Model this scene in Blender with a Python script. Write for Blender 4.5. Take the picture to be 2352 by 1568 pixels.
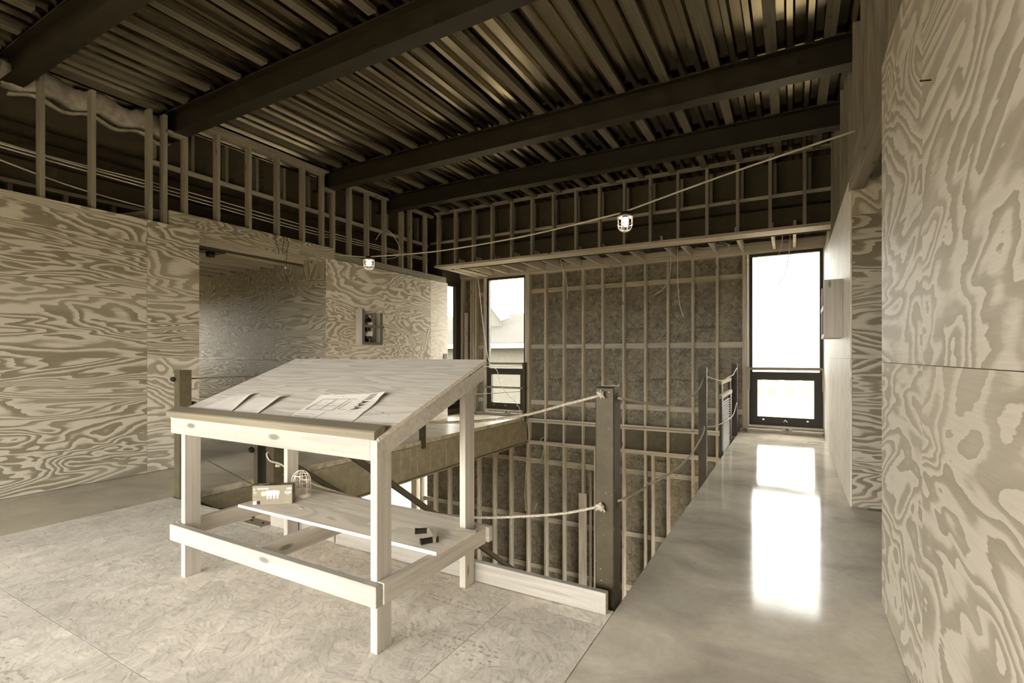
import bpy, bmesh, math, random
from mathutils import Matrix, Vector
for o in list(bpy.data.objects): bpy.data.objects.remove(o)
random.seed(7)
S = bpy.context.scene
COL = S.collection

# ------------------------------------------------------------------ camera
FPX = 1143.0
YAW = math.atan(642 / 1143.0)
cd = bpy.data.cameras.new('camera'); cam = bpy.data.objects.new('camera', cd); COL.objects.link(cam)
cd.sensor_width = 36; cd.lens = FPX / 2352 * 36; cd.shift_y = 34 / 2352; cd.clip_start = 0.02; cd.clip_end = 300
cam.location = (0, 0, 1.24); cam.rotation_euler = (math.pi / 2, 0, YAW)
S.camera = cam

# ------------------------------------------------------------------ sky, daylight, exposure
W = bpy.data.worlds.new('overcast_sky'); S.world = W; W.use_nodes = True
bg = W.node_tree.nodes['Background']; bg.inputs[0].default_value = (1, 0.985, 0.93, 1); bg.inputs[1].default_value = 16.5
S.view_settings.view_transform = 'Standard'; S.view_settings.look = 'None'
S.view_settings.exposure = 0.0; S.view_settings.gamma = 1; S.view_settings.use_curve_mapping = False
cy = S.cycles
cy.use_denoising = True; cy.use_adaptive_sampling = True; cy.adaptive_threshold = .04; cy.adaptive_min_samples = 16; cy.max_bounces = 7; cy.diffuse_bounces = 4; cy.glossy_bounces = 3; cy.transparent_max_bounces = 12
cy.sample_clamp_indirect = 6; cy.caustics_reflective = False; cy.caustics_refractive = False
def portal(loc, rot, sx, sy):
    l = bpy.data.lights.new('daylight_portal', 'AREA'); l.shape = 'RECTANGLE'; l.size = sx; l.size_y = sy
    l.cycles.is_portal = True
    o = bpy.data.objects.new('daylight_portal', l); o.location = loc; o.rotation_euler = rot; COL.objects.link(o)
R90 = math.pi / 2
portal((-2.7, -2.25, 1.1), (R90, 0, math.pi), 5.9, 2.0)         # rear window wall behind the camera, shining +Y
portal((-5.29, 9.2, 1.5), (R90, 0, 0), 1.0, 2.8)                # back windows, shining -Y
portal((-.09, 9.2, 1.5), (R90, 0, 0), 1.05, 2.8)
portal((-9.3, 9.2, -2.2), (R90, 0, 0), 2.4, 2.6)                # lower storey
portal((-10.5, 3.97, 1.65), (R90, 0, -R90), 1.25, 1.1)              # unseen opening added at the passage end to brighten it, shining +X
portal((2.9, 4.9, -2.2), (R90, 0, R90), 7.8, 2.2)                 # unseen opening added on the right of the lower storey for light

# ------------------------------------------------------------------ materials
def nd(nt, t, ins=None, **kw):
    n = nt.nodes.new('ShaderNode' + t)
    for k, v in kw.items(): setattr(n, k, v)
    for k, v in (ins or {}).items():
        s = n.inputs[k]
        if isinstance(v, bpy.types.NodeSocket): nt.links.new(v, s)
        else: s.default_value = v
    return n
def c4(c): return (c[0], c[1], c[2], 1)
def newmat(name, rough=.6, metal=0., col=(.5, .5, .5), spec=.4):
    m = bpy.data.materials.new(name); m.use_nodes = True
    b = m.node_tree.nodes['Principled BSDF']
    b.inputs['Base Color'].default_value = c4(col); b.inputs['Roughness'].default_value = rough
    b.inputs['Metallic'].default_value = metal; b.inputs['Specular IOR Level'].default_value = spec
    return m, m.node_tree, b
def coords(nt, scale=(1, 1, 1), rnd=True, loc=(0, 0, 0)):
    v = nd(nt, 'TexCoord').outputs['Object']
    if rnd:
        r = nd(nt, 'ObjectInfo').outputs['Random']
        k = nd(nt, 'Math', {0: r, 1: 61.7}, operation='MULTIPLY').outputs[0]
        k2 = nd(nt, 'Math', {0: r, 1: 233.1}, operation='MULTIPLY').outputs[0]
        cb = nd(nt, 'CombineXYZ', {0: k, 1: k2, 2: k}).outputs[0]
        v = nd(nt, 'VectorMath', {0: v, 1: cb}, operation='ADD').outputs[0]
    return nd(nt, 'Mapping', {'Vector': v, 'Scale': scale, 'Location': loc}).outputs[0]
def ramp(nt, fac, stops, interp='LINEAR'):
    r = nd(nt, 'ValToRGB', {'Fac': fac}); e = r.color_ramp; e.interpolation = interp
    while len(e.elements) < len(stops): e.elements.new(.5)
    for el, (p, c) in zip(e.elements, stops):
        el.position = p; el.color = c4(c) if not isinstance(c, (int, float)) else (c, c, c, 1)
    return r.outputs[0]
def mix(nt, a, b, f, mode='MIX'):
    n = nd(nt, 'Mix', data_type='RGBA', blend_type=mode)
    for idx, v in ((0, f), (6, a), (7, b)):
        if isinstance(v, bpy.types.NodeSocket): nt.links.new(v, n.inputs[idx])
        elif isinstance(v, (int, float)): n.inputs[idx].default_value = v if idx == 0 else (v, v, v, 1)
        else: n.inputs[idx].default_value = c4(v)
    return n.outputs[2]
def bump(nt, b, h, s, d=.01):
    bp = nd(nt, 'Bump', {'Height': h, 'Strength': s, 'Distance': d})
    nt.links.new(bp.outputs[0], b.inputs['Normal'])
def tint(v):   # one grey value toned like the print
    return (v, .925 * v ** 1.06, .83 * v ** 1.25)

def plywood(name, light, dark, bands, sc=(.42, 1.5, 1.5), rough=.55):
    m, nt, b = newmat(name, rough, spec=.12)
    v = coords(nt, sc)
    n1 = nd(nt, 'TexNoise', {'Vector': v, 'Scale': 1.15, 'Detail': 3.0, 'Roughness': .46, 'Distortion': .6}).outputs[0]
    k = nd(nt, 'Math', {0: n1, 1: bands}, operation='MULTIPLY').outputs[0]
    fz = nd(nt, 'TexNoise', {'Vector': coords(nt, (4, 22, 22)), 'Scale': 2.2, 'Detail': 3}).outputs[0]
    k = nd(nt, 'Math', {0: fz, 1: .45, 2: k}, operation='MULTIPLY_ADD').outputs[0]
    fr = nd(nt, 'Math', {0: k}, operation='FRACT').outputs[0]
    md = tuple((a + b) / 2 for a, b in zip(light, dark))
    g = ramp(nt, fr, [(.0, light), (.30, tuple(.97 * a for a in light)), (.44, md), (.54, dark), (.93, tuple(.88 * a for a in dark)), (.975, light)])
    big = nd(nt, 'TexNoise', {'Vector': coords(nt, (.8, 2.2, 2.2), loc=(5, 3, 1)), 'Scale': 1.3, 'Detail': 1}).outputs[0]
    c = mix(nt, mix(nt, md, light, .75), g, ramp(nt, big, [(.33, .7), (.47, 1)]))
    fine = nd(nt, 'TexNoise', {'Vector': coords(nt, (2, 110, 110)), 'Scale': 2, 'Detail': 2}).outputs[0]
    f2 = ramp(nt, fine, [(.3, .94), (.7, 1.03)])
    c = mix(nt, c, f2, 1.0, 'MULTIPLY')
    nt.links.new(c, b.inputs['Base Color']); bump(nt, b, fine, .08, .002)
    return m
def pale(v): return tuple(v / .85 * x for x in tint(.85))
def lumber(name, val, contrast=.16, rough=.6, knots=True, tint=tint):
    m, nt, b = newmat(name, rough)
    a = nd(nt, 'TexNoise', {'Vector': coords(nt, (1.1, 26, 26)), 'Scale': 1.6, 'Detail': 4, 'Distortion': .6}).outputs[0]
    c = ramp(nt, a, [(.3, tint(val * (1 - contrast * 1.3))), (.52, tint(val)), (.75, tint(min(.9, val * (1 + contrast * .6))))])
    d = nd(nt, 'TexNoise', {'Vector': coords(nt, (.9, 3, 3), loc=(3, 1, 7)), 'Scale': 1.2, 'Detail': 1}).outputs[0]
    c = mix(nt, c, ramp(nt, d, [(.3, .84), (.7, 1.1)]), 1.0, 'MULTIPLY')
    if knots:
        vo = nd(nt, 'TexVoronoi', {'Vector': coords(nt, (2.6, 7.5, 7.5), loc=(1, 9, 4)), 'Scale': 1.0, 'Randomness': 1.0}).outputs['Distance']
        c = mix(nt, tint(val * .42), c, ramp(nt, vo, [(.07, 0), (.13, 1)]))
    sp = nd(nt, 'TexNoise', {'Vector': coords(nt, (30, 90, 90)), 'Scale': 3, 'Detail': 2}).outputs[0]
    c = mix(nt, c, ramp(nt, sp, [(.27, .72), (.37, 1)]), 1.0, 'MULTIPLY')
    nt.links.new(c, b.inputs['Base Color']); bump(nt, b, a, .12, .003)
    return m
def osb(name, val, contrast=.2, scale=1.0, stamp=False):
    m, nt, b = newmat(name, .62)
    v0 = coords(nt)
    w = nd(nt, 'TexNoise', {'Vector': v0, 'Scale': 9, 'Detail': 2}).outputs['Color']
    v = nd(nt, 'VectorMath', {0: w, 1: (.05, .05, 0), 2: v0}, operation='MULTIPLY_ADD').outputs[0]
    cols = []
    for i, (sc, o) in enumerate(((15, (0, 0, 0)), (24, (3.3, 1.7, 0)))):
        mv = nd(nt, 'Mapping', {'Vector': v, 'Location': o}).outputs[0]
        vo = nd(nt, 'TexVoronoi', {'Vector': mv, 'Scale': sc * scale}).outputs['Color']
        sep = nd(nt, 'SeparateColor', {0: vo})
        ang = nd(nt, 'Math', {0: sep.outputs[0], 1: 2.2, 2: -.55}, operation='MULTIPLY_ADD').outputs[0]
        rt = nd(nt, 'VectorRotate', {'Vector': mv, 'Angle': ang}, rotation_type='Z_AXIS').outputs[0]
        st = nd(nt, 'Mapping', {'Vector': rt, 'Scale': (7 * scale, 75 * scale, 7)}).outputs[0]
        n = nd(nt, 'TexNoise', {'Vector': st, 'Scale': 1.4, 'Detail': 2}).outputs[0]
        g = ramp(nt, n, [(.28, 1 - contrast * 2.3), (.42, 1 - contrast * .5), (.6, 1.04), (.8, 1.12)])
        h = ramp(nt, sep.outputs[1], [(0, 1 - contrast * .9), (1, 1 + contrast * .35)])
        cols.append(mix(nt, g, h, 1, 'MULTIPLY'))
    c = mix(nt, cols[0], cols[1], .45)
    c = mix(nt, c, tint(val), 1, 'MULTIPLY')
    bigd = nd(nt, 'TexNoise', {'Vector': v0, 'Scale': 1.7, 'Detail': 4}).outputs[0]
    c = mix(nt, c, ramp(nt, bigd, [(.32, .84), (.62, 1.07)]), 1, 'MULTIPLY')
    nt.links.new(c, b.inputs['Base Color']); bump(nt, b, c, .25, .003)
    return m
def concrete(name, val, r0=.16, r1=.34):
    m, nt, b = newmat(name, .2, spec=.15)
    v = coords(nt, rnd=False)
    n1 = nd(nt, 'TexNoise', {'Vector': v, 'Scale': 1.3, 'Detail': 6, 'Roughness': .62, 'Distortion': .8}).outputs[0]
    n2 = nd(nt, 'TexNoise', {'Vector': v, 'Scale': 22, 'Detail': 5, 'Roughness': .7}).outputs[0]
    st = nd(nt, 'TexNoise', {'Vector': coords(nt, (1, .7, 1), rnd=False, loc=(4, 2, 0)), 'Scale': 2.2, 'Detail': 5, 'Distortion': 1.2}).outputs[0]
    c = ramp(nt, n1, [(.3, tint(val * .8)), (.5, tint(val)), (.7, tint(val * 1.1))])
    c = mix(nt, c, ramp(nt, n2, [(.3, .92), (.7, 1.05)]), 1, 'MULTIPLY')
    c = mix(nt, c, ramp(nt, st, [(.34, .78), (.5, 1.0), (.68, 1.12)]), 1, 'MULTIPLY')
    nt.links.new(c, b.inputs['Base Color'])
    rr = nd(nt, 'MapRange', {0: n1, 1: .3, 2: .7, 3: r0, 4: r1}).outputs[0]
    nt.links.new(rr, b.inputs['Roughness']); bump(nt, b, n2, .03, .002)
    return m
def steel(name, val, rough=.5, spots=0., metal=.35):
    m, nt, b = newmat(name, rough, metal)
    v = coords(nt)
    n = nd(nt, 'TexNoise', {'Vector': v, 'Scale': 7, 'Detail': 7, 'Roughness': .7}).outputs[0]
    c = ramp(nt, n, [(.3, tint(val * .7)), (.55, tint(val)), (.75, tint(val * 1.35))])
    if spots:
        vo = nd(nt, 'TexNoise', {'Vector': v, 'Scale': 70, 'Detail': 3}).outputs[0]
        c = mix(nt, c, tint(.6), ramp(nt, vo, [(.70, 0), (.74, spots)]))
    nt.links.new(c, b.inputs['Base Color']); bump(nt, b, n, .05, .002)
    return m
def plain(name, val, rough=.5, metal=0., col=None, var=.12):
    m, nt, b = newmat(name, rough, metal)
    col = col or tint(val)
    n = nd(nt, 'TexNoise', {'Vector': coords(nt), 'Scale': 12, 'Detail': 3}).outputs[0]
    c = ramp(nt, n, [(.3, tuple(x * (1 - var) for x in col)), (.7, tuple(x * (1 + var) for x in col))])
    nt.links.new(c, b.inputs['Base Color'])
    return m

PLY_L = plywood('plywood_strong_grain', tint(.58), tint(.27), 27.0, (.38, 2.1, 2.1))
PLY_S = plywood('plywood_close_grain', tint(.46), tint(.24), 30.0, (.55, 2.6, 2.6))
PLY_2 = plywood('plywood_loose_grain', tint(.70), tint(.40), 19.0, (.7, 1.9, 1.9))
PLY_R = plywood('plywood_soft_grain', tint(.72), tint(.47), 21.0, (.7, 1.45, 1.45))
PLY_F = plywood('plywood_plain', tint(.88), tint(.78), 15.0, (.5, 2.5, 2.5))
PLY_T = plywood('plywood_tabletop', tint(.87), tint(.76), 14.0, (.4, 3.6, 3.6))
STUD = lumber('stud_lumber', .50, .2)
STUD_U = lumber('shade_toned_framing', .30, .24)  # darker stud copy for upper framing, with the dimness up there painted in
STUD_D = lumber('stud_lumber_weathered', .26, .2)
PINE = lumber('bright_pine', .49, .12, tint=pale)
PINE_M = lumber('handled_pine', .60, .14, tint=pale)
PINE_B = lumber('curb_lumber', .44, .22, tint=pale)
TRIMW = lumber('ledge_lumber', .26, .12)
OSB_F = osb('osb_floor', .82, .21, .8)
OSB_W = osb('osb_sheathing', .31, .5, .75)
CONC = concrete('polished_concrete', .70, .07, .13)
CONC_L = concrete('dusty_concrete', .46, .3, .5)
CONC_E = plain('concrete_edge', .40, .8, var=.3)
STEEL = steel('primed_steel', .28, .6, metal=.1)
STEEL_P = steel('spattered_steel', .065, .5, .7)
STEEL_G = steel('post_steel', .06, .55)
STEEL_L = steel('pale_post_steel', .14, .55, .5)
STEEL_D = steel('dark_steel', .022, .5, metal=0)
RIM = steel('rim_steel', .12, .6, .9, .1)
BLK = plain('black_frame', .028, .55)
BLKP = plain('black_plastic', .012, .4)
WHITE = plain('white_paint', .85, .4, var=.03)
ALU = plain('aluminium', .6, .3, .8)
DARKP = plain('dark_panel', .075, .7)
INS = plain('insulation', .40, .95, var=.3)
ROPE = None
def rope_mat():
    m, nt, b = newmat('twisted_rope', .8)
    n = nd(nt, 'TexWave', {'Vector': coords(nt, (1, 1, 1), rnd=False), 'Scale': 46, 'Distortion': .6, 'Detail': 1}, bands_direction='DIAGONAL').outputs[1]
    nt.links.new(ramp(nt, n, [(.2, tint(.40)), (.6, tint(.56))]), b.inputs['Base Color']); bump(nt, b, n, .6, .004)
    return m
ROPE = rope_mat()
CABLE = plain('white_cable', .62, .5)
CABLE_D = plain('dark_wire', .03, .5)
CABLE_S = plain('steel_cable', .15, .4, .5)
def deck_mat():
    m, nt, b = newmat('galvanised_deck', .23, 1.0)
    n = nd(nt, 'TexNoise', {'Vector': coords(nt, (2, .5, 2)), 'Scale': 1.5, 'Detail': 2}).outputs[0]
    nt.links.new(ramp(nt, n, [(.3, tint(.26)), (.7, tint(.36))]), b.inputs['Base Color'])
    return m
DECK = deck_mat()
def glass_mat():
    m = bpy.data.materials.new('window_glass'); m.use_nodes = True; nt = m.node_tree; nt.nodes.clear()
    t = nd(nt, 'BsdfTransparent', {0: (.97, .97, .95, 1)}); g = nd(nt, 'BsdfGlossy', {'Roughness': .02})
    lw = nd(nt, 'LayerWeight', {'Blend': .12})
    mx = nd(nt, 'MixShader', {0: lw.outputs['Fresnel'], 1: t.outputs[0], 2: g.outputs[0]})
    o = nd(nt, 'OutputMaterial', {0: mx.outputs[0]}); return m
GLASS = glass_mat()
def emit(name, s):
    m = bpy.data.materials.new(name); m.use_nodes = True; nt = m.node_tree
    b = nt.nodes['Principled BSDF']; b.inputs['Emission Color'].default_value = (1, .97, .9, 1); b.inputs['Emission Strength'].default_value = s
    return m
BULB = emit('lit_bulb', 9)

# ------------------------------------------------------------------ mesh helpers
WM = {}          # world matrices, for parenting
MC = {}          # shared meshes
def place(o, world=None, parent=None):
    world = world or Matrix.Identity(4)
    COL.objects.link(o)
    if parent is not None:
        o.parent = parent; o.matrix_basis = WM[parent].inverted() @ world
    else: o.matrix_basis = world
    WM[o] = world
    return o
def tag(o, label, cat, group=None, kind=None):
    o['label'] = label; o['category'] = cat
    if group: o['group'] = group
    if kind: o['kind'] = kind
    return o
def empty(name, loc=(0, 0, 0), label=None, cat=None, group=None, kind=None, rz=0):
    o = bpy.data.objects.new(name, None); o.empty_display_size = .1
    place(o, Matrix.Translation(Vector(loc)) @ Matrix.Rotation(rz, 4, 'Z'))
    if label: tag(o, label, cat, group, kind)
    return o
def struct(name, label, cat): return empty(name, (0, 0, 0), label, cat, None, 'structure')
def mobj(name, verts, faces, mat, parent=None, world=None, smooth=False):
    me = bpy.data.meshes.new(name); me.from_pydata([tuple(v) for v in verts], [], faces); me.update()
    me.materials.append(mat)
    if smooth: me.polygons.foreach_set('use_smooth', [True] * len(me.polygons))
    return place(bpy.data.objects.new(name, me), world, parent)
BF = [(0, 3, 2, 1), (4, 5, 6, 7), (0, 1, 5, 4), (1, 2, 6, 5), (2, 3, 7, 6), (3, 0, 4, 7)]
def boxmesh(L, Wd, T, mat, ch=0.):
    key = (round(L, 4), round(Wd, 4), round(T, 4), mat.name, ch)
    if key in MC: return MC[key]
    x, y, z = L / 2, Wd / 2, T / 2
    vs = [(-x, -y, -z), (x, -y, -z), (x, y, -z), (-x, y, -z), (-x, -y, z), (x, -y, z), (x, y, z), (-x, y, z)]
    me = bpy.data.meshes.new('board')
    if ch:
        bm = bmesh.new(); bv = [bm.verts.new(v) for v in vs]
        for f in BF: bm.faces.new([bv[i] for i in f])
        bmesh.ops.bevel(bm, geom=bm.edges[:], offset=ch, segments=1, affect='EDGES'); bm.to_mesh(me); bm.free()
    else: me.from_pydata(vs, [], BF)
    me.update(); me.materials.append(mat); MC[key] = me
    return me
AX = {'x': Vector((1, 0, 0)), 'y': Vector((0, 1, 0)), 'z': Vector((0, 0, 1))}
def frame(xa, za, loc):
    xa = xa.normalized(); za = (za - xa * za.dot(xa)).normalized(); ya = za.cross(xa)
    m = Matrix((xa, ya, za)).transposed().to_4x4(); m.translation = loc
    return m
def bx(name, lo, hi, mat, parent=None, grain=None, ch=0.):
    """axis-aligned board: grain axis = local X, thinnest other axis = local Z"""
    d = {a: abs(hi[i] - lo[i]) for i, a in enumerate('xyz')}
    g = grain or max(d, key=d.get)
    oth = sorted((a for a in 'xyz' if a != g), key=lambda a: d[a]); t = oth[0]; w = oth[1]
    ctr = Vector([(lo[i] + hi[i]) / 2 for i in range(3)])
    o = bpy.data.objects.new(name, boxmesh(d[g], d[w], d[t], mat, ch))
    return place(o, frame(AX[g], AX[t], ctr), parent)
def bar(name, p0, p1, w, t, mat, parent=None, up=(0, 0, 1), ch=0.):
    """free board from p0 to p1: w across, t along 'up'"""
    p0, p1 = Vector(p0), Vector(p1)
    o = bpy.data.objects.new(name, boxmesh((p1 - p0).length, w, t, mat, ch))
    return place(o, frame(p1 - p0, Vector(up), (p0 + p1) / 2), parent)
def smooth_path(pts, n=6):
    pts = [Vector(p) for p in pts]
    if len(pts) < 3: return pts
    out = []
    for i in range(len(pts) - 1):
        p0 = pts[max(0, i - 1)]; p1 = pts[i]; p2 = pts[i + 1]; p3 = pts[min(len(pts) - 1, i + 2)]
        for k in range(n):
            t = k / n
            out.append(.5 * ((2 * p1) + (p2 - p0) * t + (2 * p0 - 5 * p1 + 4 * p2 - p3) * t * t + (3 * p1 - p0 - 3 * p2 + p3) * t ** 3))
    out.append(pts[-1]); return out
def tube_geo(pts, r, sides=8, V=None, F=None):
    V = [] if V is None else V; F = [] if F is None else F
    b0 = len(V); N = len(pts); pu = None
    for i, p in enumerate(pts):
        t = (pts[min(N - 1, i + 1)] - pts[max(0, i - 1)])
        t = t.normalized() if t.length > 1e-9 else Vector((0, 0, 1))
        if pu is None: pu = t.orthogonal().normalized()
        u = (pu - t * pu.dot(t)); u = u.normalized() if u.length > 1e-6 else t.orthogonal().normalized(); pu = u; w = t.cross(u)
        for k in range(sides):
            a = 2 * math.pi * k / sides; V.append(p + (u * math.cos(a) + w * math.sin(a)) * r)
    for i in range(N - 1):
        for k in range(sides):
            a = b0 + i * sides + k; b = b0 + i * sides + (k + 1) % sides
            F.append((a, b, b + sides, a + sides))
    F.append(tuple(b0 + k for k in range(sides))[::-1]); F.append(tuple(b0 + (N - 1) * sides + k for k in range(sides)))
    return V, F
def tube(name, pts, r, mat, parent=None, sides=8, smooth=True, n=6):
    P = smooth_path(pts, n) if smooth else [Vector(p) for p in pts]
    V, F = tube_geo(P, r, sides)
    return mobj(name, V, F, mat, parent, smooth=True)
def lathe(name, prof, mat, parent=None, world=None, n=20, smooth=True):
    V = []; F = []; m = len(prof)
    for k in range(n):
        a = 2 * math.pi * k / n
        for r, z in prof: V.append((r * math.cos(a), r * math.sin(a), z))
    for k in range(n):
        k2 = (k + 1) % n
        for j in range(m - 1): F.append((k * m + j, k2 * m + j, k2 * m + j + 1, k * m + j + 1))
    F.append(tuple(k * m for k in range(n))[::-1]); F.append(tuple(k * m + m - 1 for k in range(n)))
    return mobj(name, V, F, mat, parent, world, smooth)
def prism(name, poly, axis, a0, a1, mat, parent=None):
    """polygon in the plane across 'axis' (x: (y,z), y: (x,z), z: (x,y)), extruded a0..a1"""
    def P(p, a): return (a, p[0], p[1]) if axis == 'x' else ((p[0], a, p[1]) if axis == 'y' else (p[0], p[1], a))
    n = len(poly); V = [P(p, a0) for p in poly] + [P(p, a1) for p in poly]
    c = Vector((0, 0, 0))
    for v in V: c += Vector(v)
    c /= len(V); V = [Vector(v) - c for v in V]
    F = [tuple(range(n)), tuple(range(2 * n - 1, n - 1, -1))] + [(i, i + n, (i + 1) % n + n, (i + 1) % n) for i in range(n)]
    o = mobj(name, V, F, mat, parent, Matrix.Translation(c))
    bm = bmesh.new(); bm.from_mesh(o.data); bmesh.ops.recalc_face_normals(bm, faces=bm.faces[:]); bm.to_mesh(o.data); bm.free()
    return o
def lump(name, c, r, mat, parent=None, seed=0, sub=2, amp=.35):
    bm = bmesh.new(); bmesh.ops.create_icosphere(bm, subdivisions=sub, radius=r); rn = random.Random(seed)
    for v in bm.verts: v.co *= 1 + (rn.random() - .5) * 2 * amp
    me = bpy.data.meshes.new(name); bm.to_mesh(me); bm.free(); me.materials.append(mat)
    return place(bpy.data.objects.new(name, me), Matrix.Translation(Vector(c)), parent)
def text(name, body, size, mat, world, parent, align='LEFT', bold=0.):
    cu = bpy.data.curves.new(name, 'FONT'); cu.body = body; cu.size = size; cu.extrude = .0002; cu.offset = bold; cu.align_x = align
    t = bpy.data.objects.new(name, cu); COL.objects.link(t); bpy.context.view_layer.update()
    me = bpy.data.meshes.new_from_object(t.evaluated_get(bpy.context.evaluated_depsgraph_get()))
    bpy.data.objects.remove(t); me.materials.clear(); me.materials.append(mat)
    return place(bpy.data.objects.new(name, me), world, parent)

# ================================================================== FLOORS
XS, XR = -.75, .393        # right walkway
XL, XW = -4.76, -5.96      # left slab edge, left plywood face
YE = 2.355                  # edge of the OSB landing
fl = struct('floor', 'OSB subfloor landing flanked by two polished concrete walkways', 'floor')
rows = [(-3.4, -1.46, -2.9), (-1.46, -.24, -1.24), (-.24, .98, -2.46), (.98, 2.2, -1.24), (2.2, YE, -2.46)]
for y0, y1, xs in rows:
    cuts = [XL + .003, XS - .003]; x = xs
    while x > XL: cuts.append(x); x -= 2.44
    cuts = sorted(set(cuts))
    for a, b in zip(cuts, cuts[1:]):
        if b - a > .03: bx('osb_panel', (a + .0015, y0 + .0015, -.019), (b - .0015, y1 - .0015, 0), OSB_F, fl, 'x')
bx('subfloor', (XL, -3.4, -.30), (XS, YE - .01, -.0205), STUD_D, fl, 'y')
bx('concrete_slab', (XS, -3.4, -.10), (2.4, 9.26, 0), CONC, fl, 'y')
bx('concrete_slab', (-10.5, -3.4, -.065), (XL, 9.26, 0), CONC_L, fl, 'y')
lo = struct('floor_lower', 'concrete floor of the storey below the stairwell', 'floor')
bx('concrete_slab', (-12, -3.4, -3.75), (3, 9.26, -3.62), CONC_L, lo, 'y')

def floor_print(x0, x1, y0, rowsn, seed):
    V = []; F = []; rn = random.Random(seed)
    for r in range(rowsn):
        x = x0 + rn.uniform(0, .03)
        while x < x1:
            w = rn.uniform(.006, .02); y = y0 - r * .032 + rn.uniform(-.004, .004); h = rn.uniform(.004, .014)
            if rn.random() < .7: b = len(V); V += [(x, y, .0006), (x + w, y, .0006), (x + w, y + h, .0006), (x, y + h, .0006)]; F.append((b, b + 1, b + 2, b + 3))
            x += w + rn.uniform(.004, .016)
    mobj('faded_print', V, F, plain('faded_ink', .46, .8), fl)
floor_print(-1.55, -1.05, 1.78, 4, 3); floor_print(-1.0, -.80, 1.62, 5, 5); floor_print(-1.66, -1.30, 2.05, 2, 8); floor_print(-2.9, -2.5, .75, 3, 11)

# ================================================================== CEILING
ce = struct('ceiling', 'corrugated galvanised roof deck with wooden furring strips', 'ceiling')
ZB, ZD = 3.952, 3.99
def deck_panel(x0, y0, y1):
    prof = []
    for k in range(6):
        b = k * .1524
        prof += [(b, ZD), (b + .045, ZD), (b + .062, ZD + .04), (b + .1354, ZD + .04)]
    prof.append((6 * .1524, ZD))
    V = [(x, y0, z) for x, z in prof] + [(x, y1, z) for x, z in prof]; n = len(prof)
    if 'deck' not in MC:
        o = mobj('deck_panel', V, [(i, i + 1, i + 1 + n, i + n) for i in range(n - 1)], DECK, ce, Matrix.Translation((x0, 0, 0))); MC['deck'] = o.data
    else: o = place(bpy.data.objects.new('deck_panel', MC['deck']), Matrix.Translation((x0, 0, 0)), ce)
SX0 = -5.651
for k in range(-6, 9): deck_panel(SX0 - .0225 + k * .9144, -3.4, 9.3)
bx('roof_slab', (-12, -3.6, 4.04), (3, 9.4, 4.2), DARKP, ce, 'y')
BEAMS = [-.4, 1.73, 3.05, 5.15, 6.46]
edges = [-3.4] + [b for c in BEAMS for b in (c - .075, c + .075)] + [7.62]
FUR = lumber('shade_toned_furring', .13, .25)  # ceiling shade painted into the furring as a low base colour
for k in range(-2, 15):
    x = SX0 + .4572 * k + random.uniform(-.012, .012)
    if x > .5 or x < -6.5: continue
    for i in range(0, len(edges), 2):
        y0, y1 = edges[i] + .0, edges[i + 1] - random.uniform(.03, .09)
        if i == len(edges) - 2: y1 = 7.6
        bx('furring_strip', (x - .0445, y0, ZB), (x + .0445, y1, ZD), FUR, ce, 'y')
def ibeam(name, y, z0, z1, x0, x1, label):
    t = empty(name, ((x0 + x1) / 2, y, z0), label, 'beam', 'steel roof beams')
    bx('bottom_flange', (x0, y - .075, z0), (x1, y + .075, z0 + .014), STEEL_D, t)
    bx('top_flange', (x0, y - .075, z1 - .014), (x1, y + .075, z1), STEEL_D, t)
    bx('web', (x0, y - .005, z0 + .014), (x1, y + .005, z1 - .014), STEEL_D, t)
for y, l in zip(BEAMS, ('dark steel roof beam over the camera, out of view', 'dark steel roof beam crossing the top left corner', 'dark steel roof beam passing over the drafting table, second from the top left corner',
                        'dark steel roof beam with a shiny lower lip across the middle of the ceiling', 'dark steel roof beam nearest the far knee wall')):
    if y > 0: ibeam('steel_beam', y, 3.728, 3.988, -6.3, .56, l)

# ================================================================== LEFT WALL
wl = struct('wall_left', 'plywood wall with open stud framing above it on the left', 'wall')
G = .0012
def ply(parent, mat, lo, hi, grain):
    lo = [l + (G if abs(h - l) > .05 else 0) for l, h in zip(lo, hi)]; hi = [h - (G if abs(h - l) > .05 else 0) for l, h in zip(lo, hi)]
    return bx('plywood_panel', lo, hi, mat, parent, grain)
ZT = 2.69
for y0, y1 in ((-3.4, -2.17), (-2.17, .27), (.27, 2.707), (2.707, 3.24)):
    for z0, z1 in ((.004, 1.225), (1.225, 2.44), (2.44, ZT)):
        ply(wl, PLY_L if y1 < 3 or z0 > 1.2 else PLY_2, (XW - .012, y0, z0), (XW, y1, z1), 'y')
bx('wall_core', (XW - .11, -3.4, 0), (XW - .0125, 3.235, ZT - .02), STUD_D, wl, 'z')
for y0, y1 in ((5.03, 7.47), (7.47, 8.0)):
    for z0, z1 in ((.004, 1.225), (1.225, 2.43), (2.43, ZT)):
        ply(wl, PLY_2 if y0 < 7 else PLY_F, (XW - .012, y0, z0), (XW, y1, z1), 'y')
bx('wall_core', (XW - .11, 5.045, 0), (XW - .0125, 7.99, ZT - .02), STUD_D, wl, 'z')
# header over the passage
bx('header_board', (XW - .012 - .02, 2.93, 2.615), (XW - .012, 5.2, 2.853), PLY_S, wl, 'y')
bx('header_board', (XW - .075, 2.93, 2.655), (XW - .034, 5.2, 2.85), STUD, wl, 'y')
bx('header_board', (XW - .05, 5.2, 2.70), (XW - .02, 7.98, 2.80), STUD_D, wl, 'y')
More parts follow.
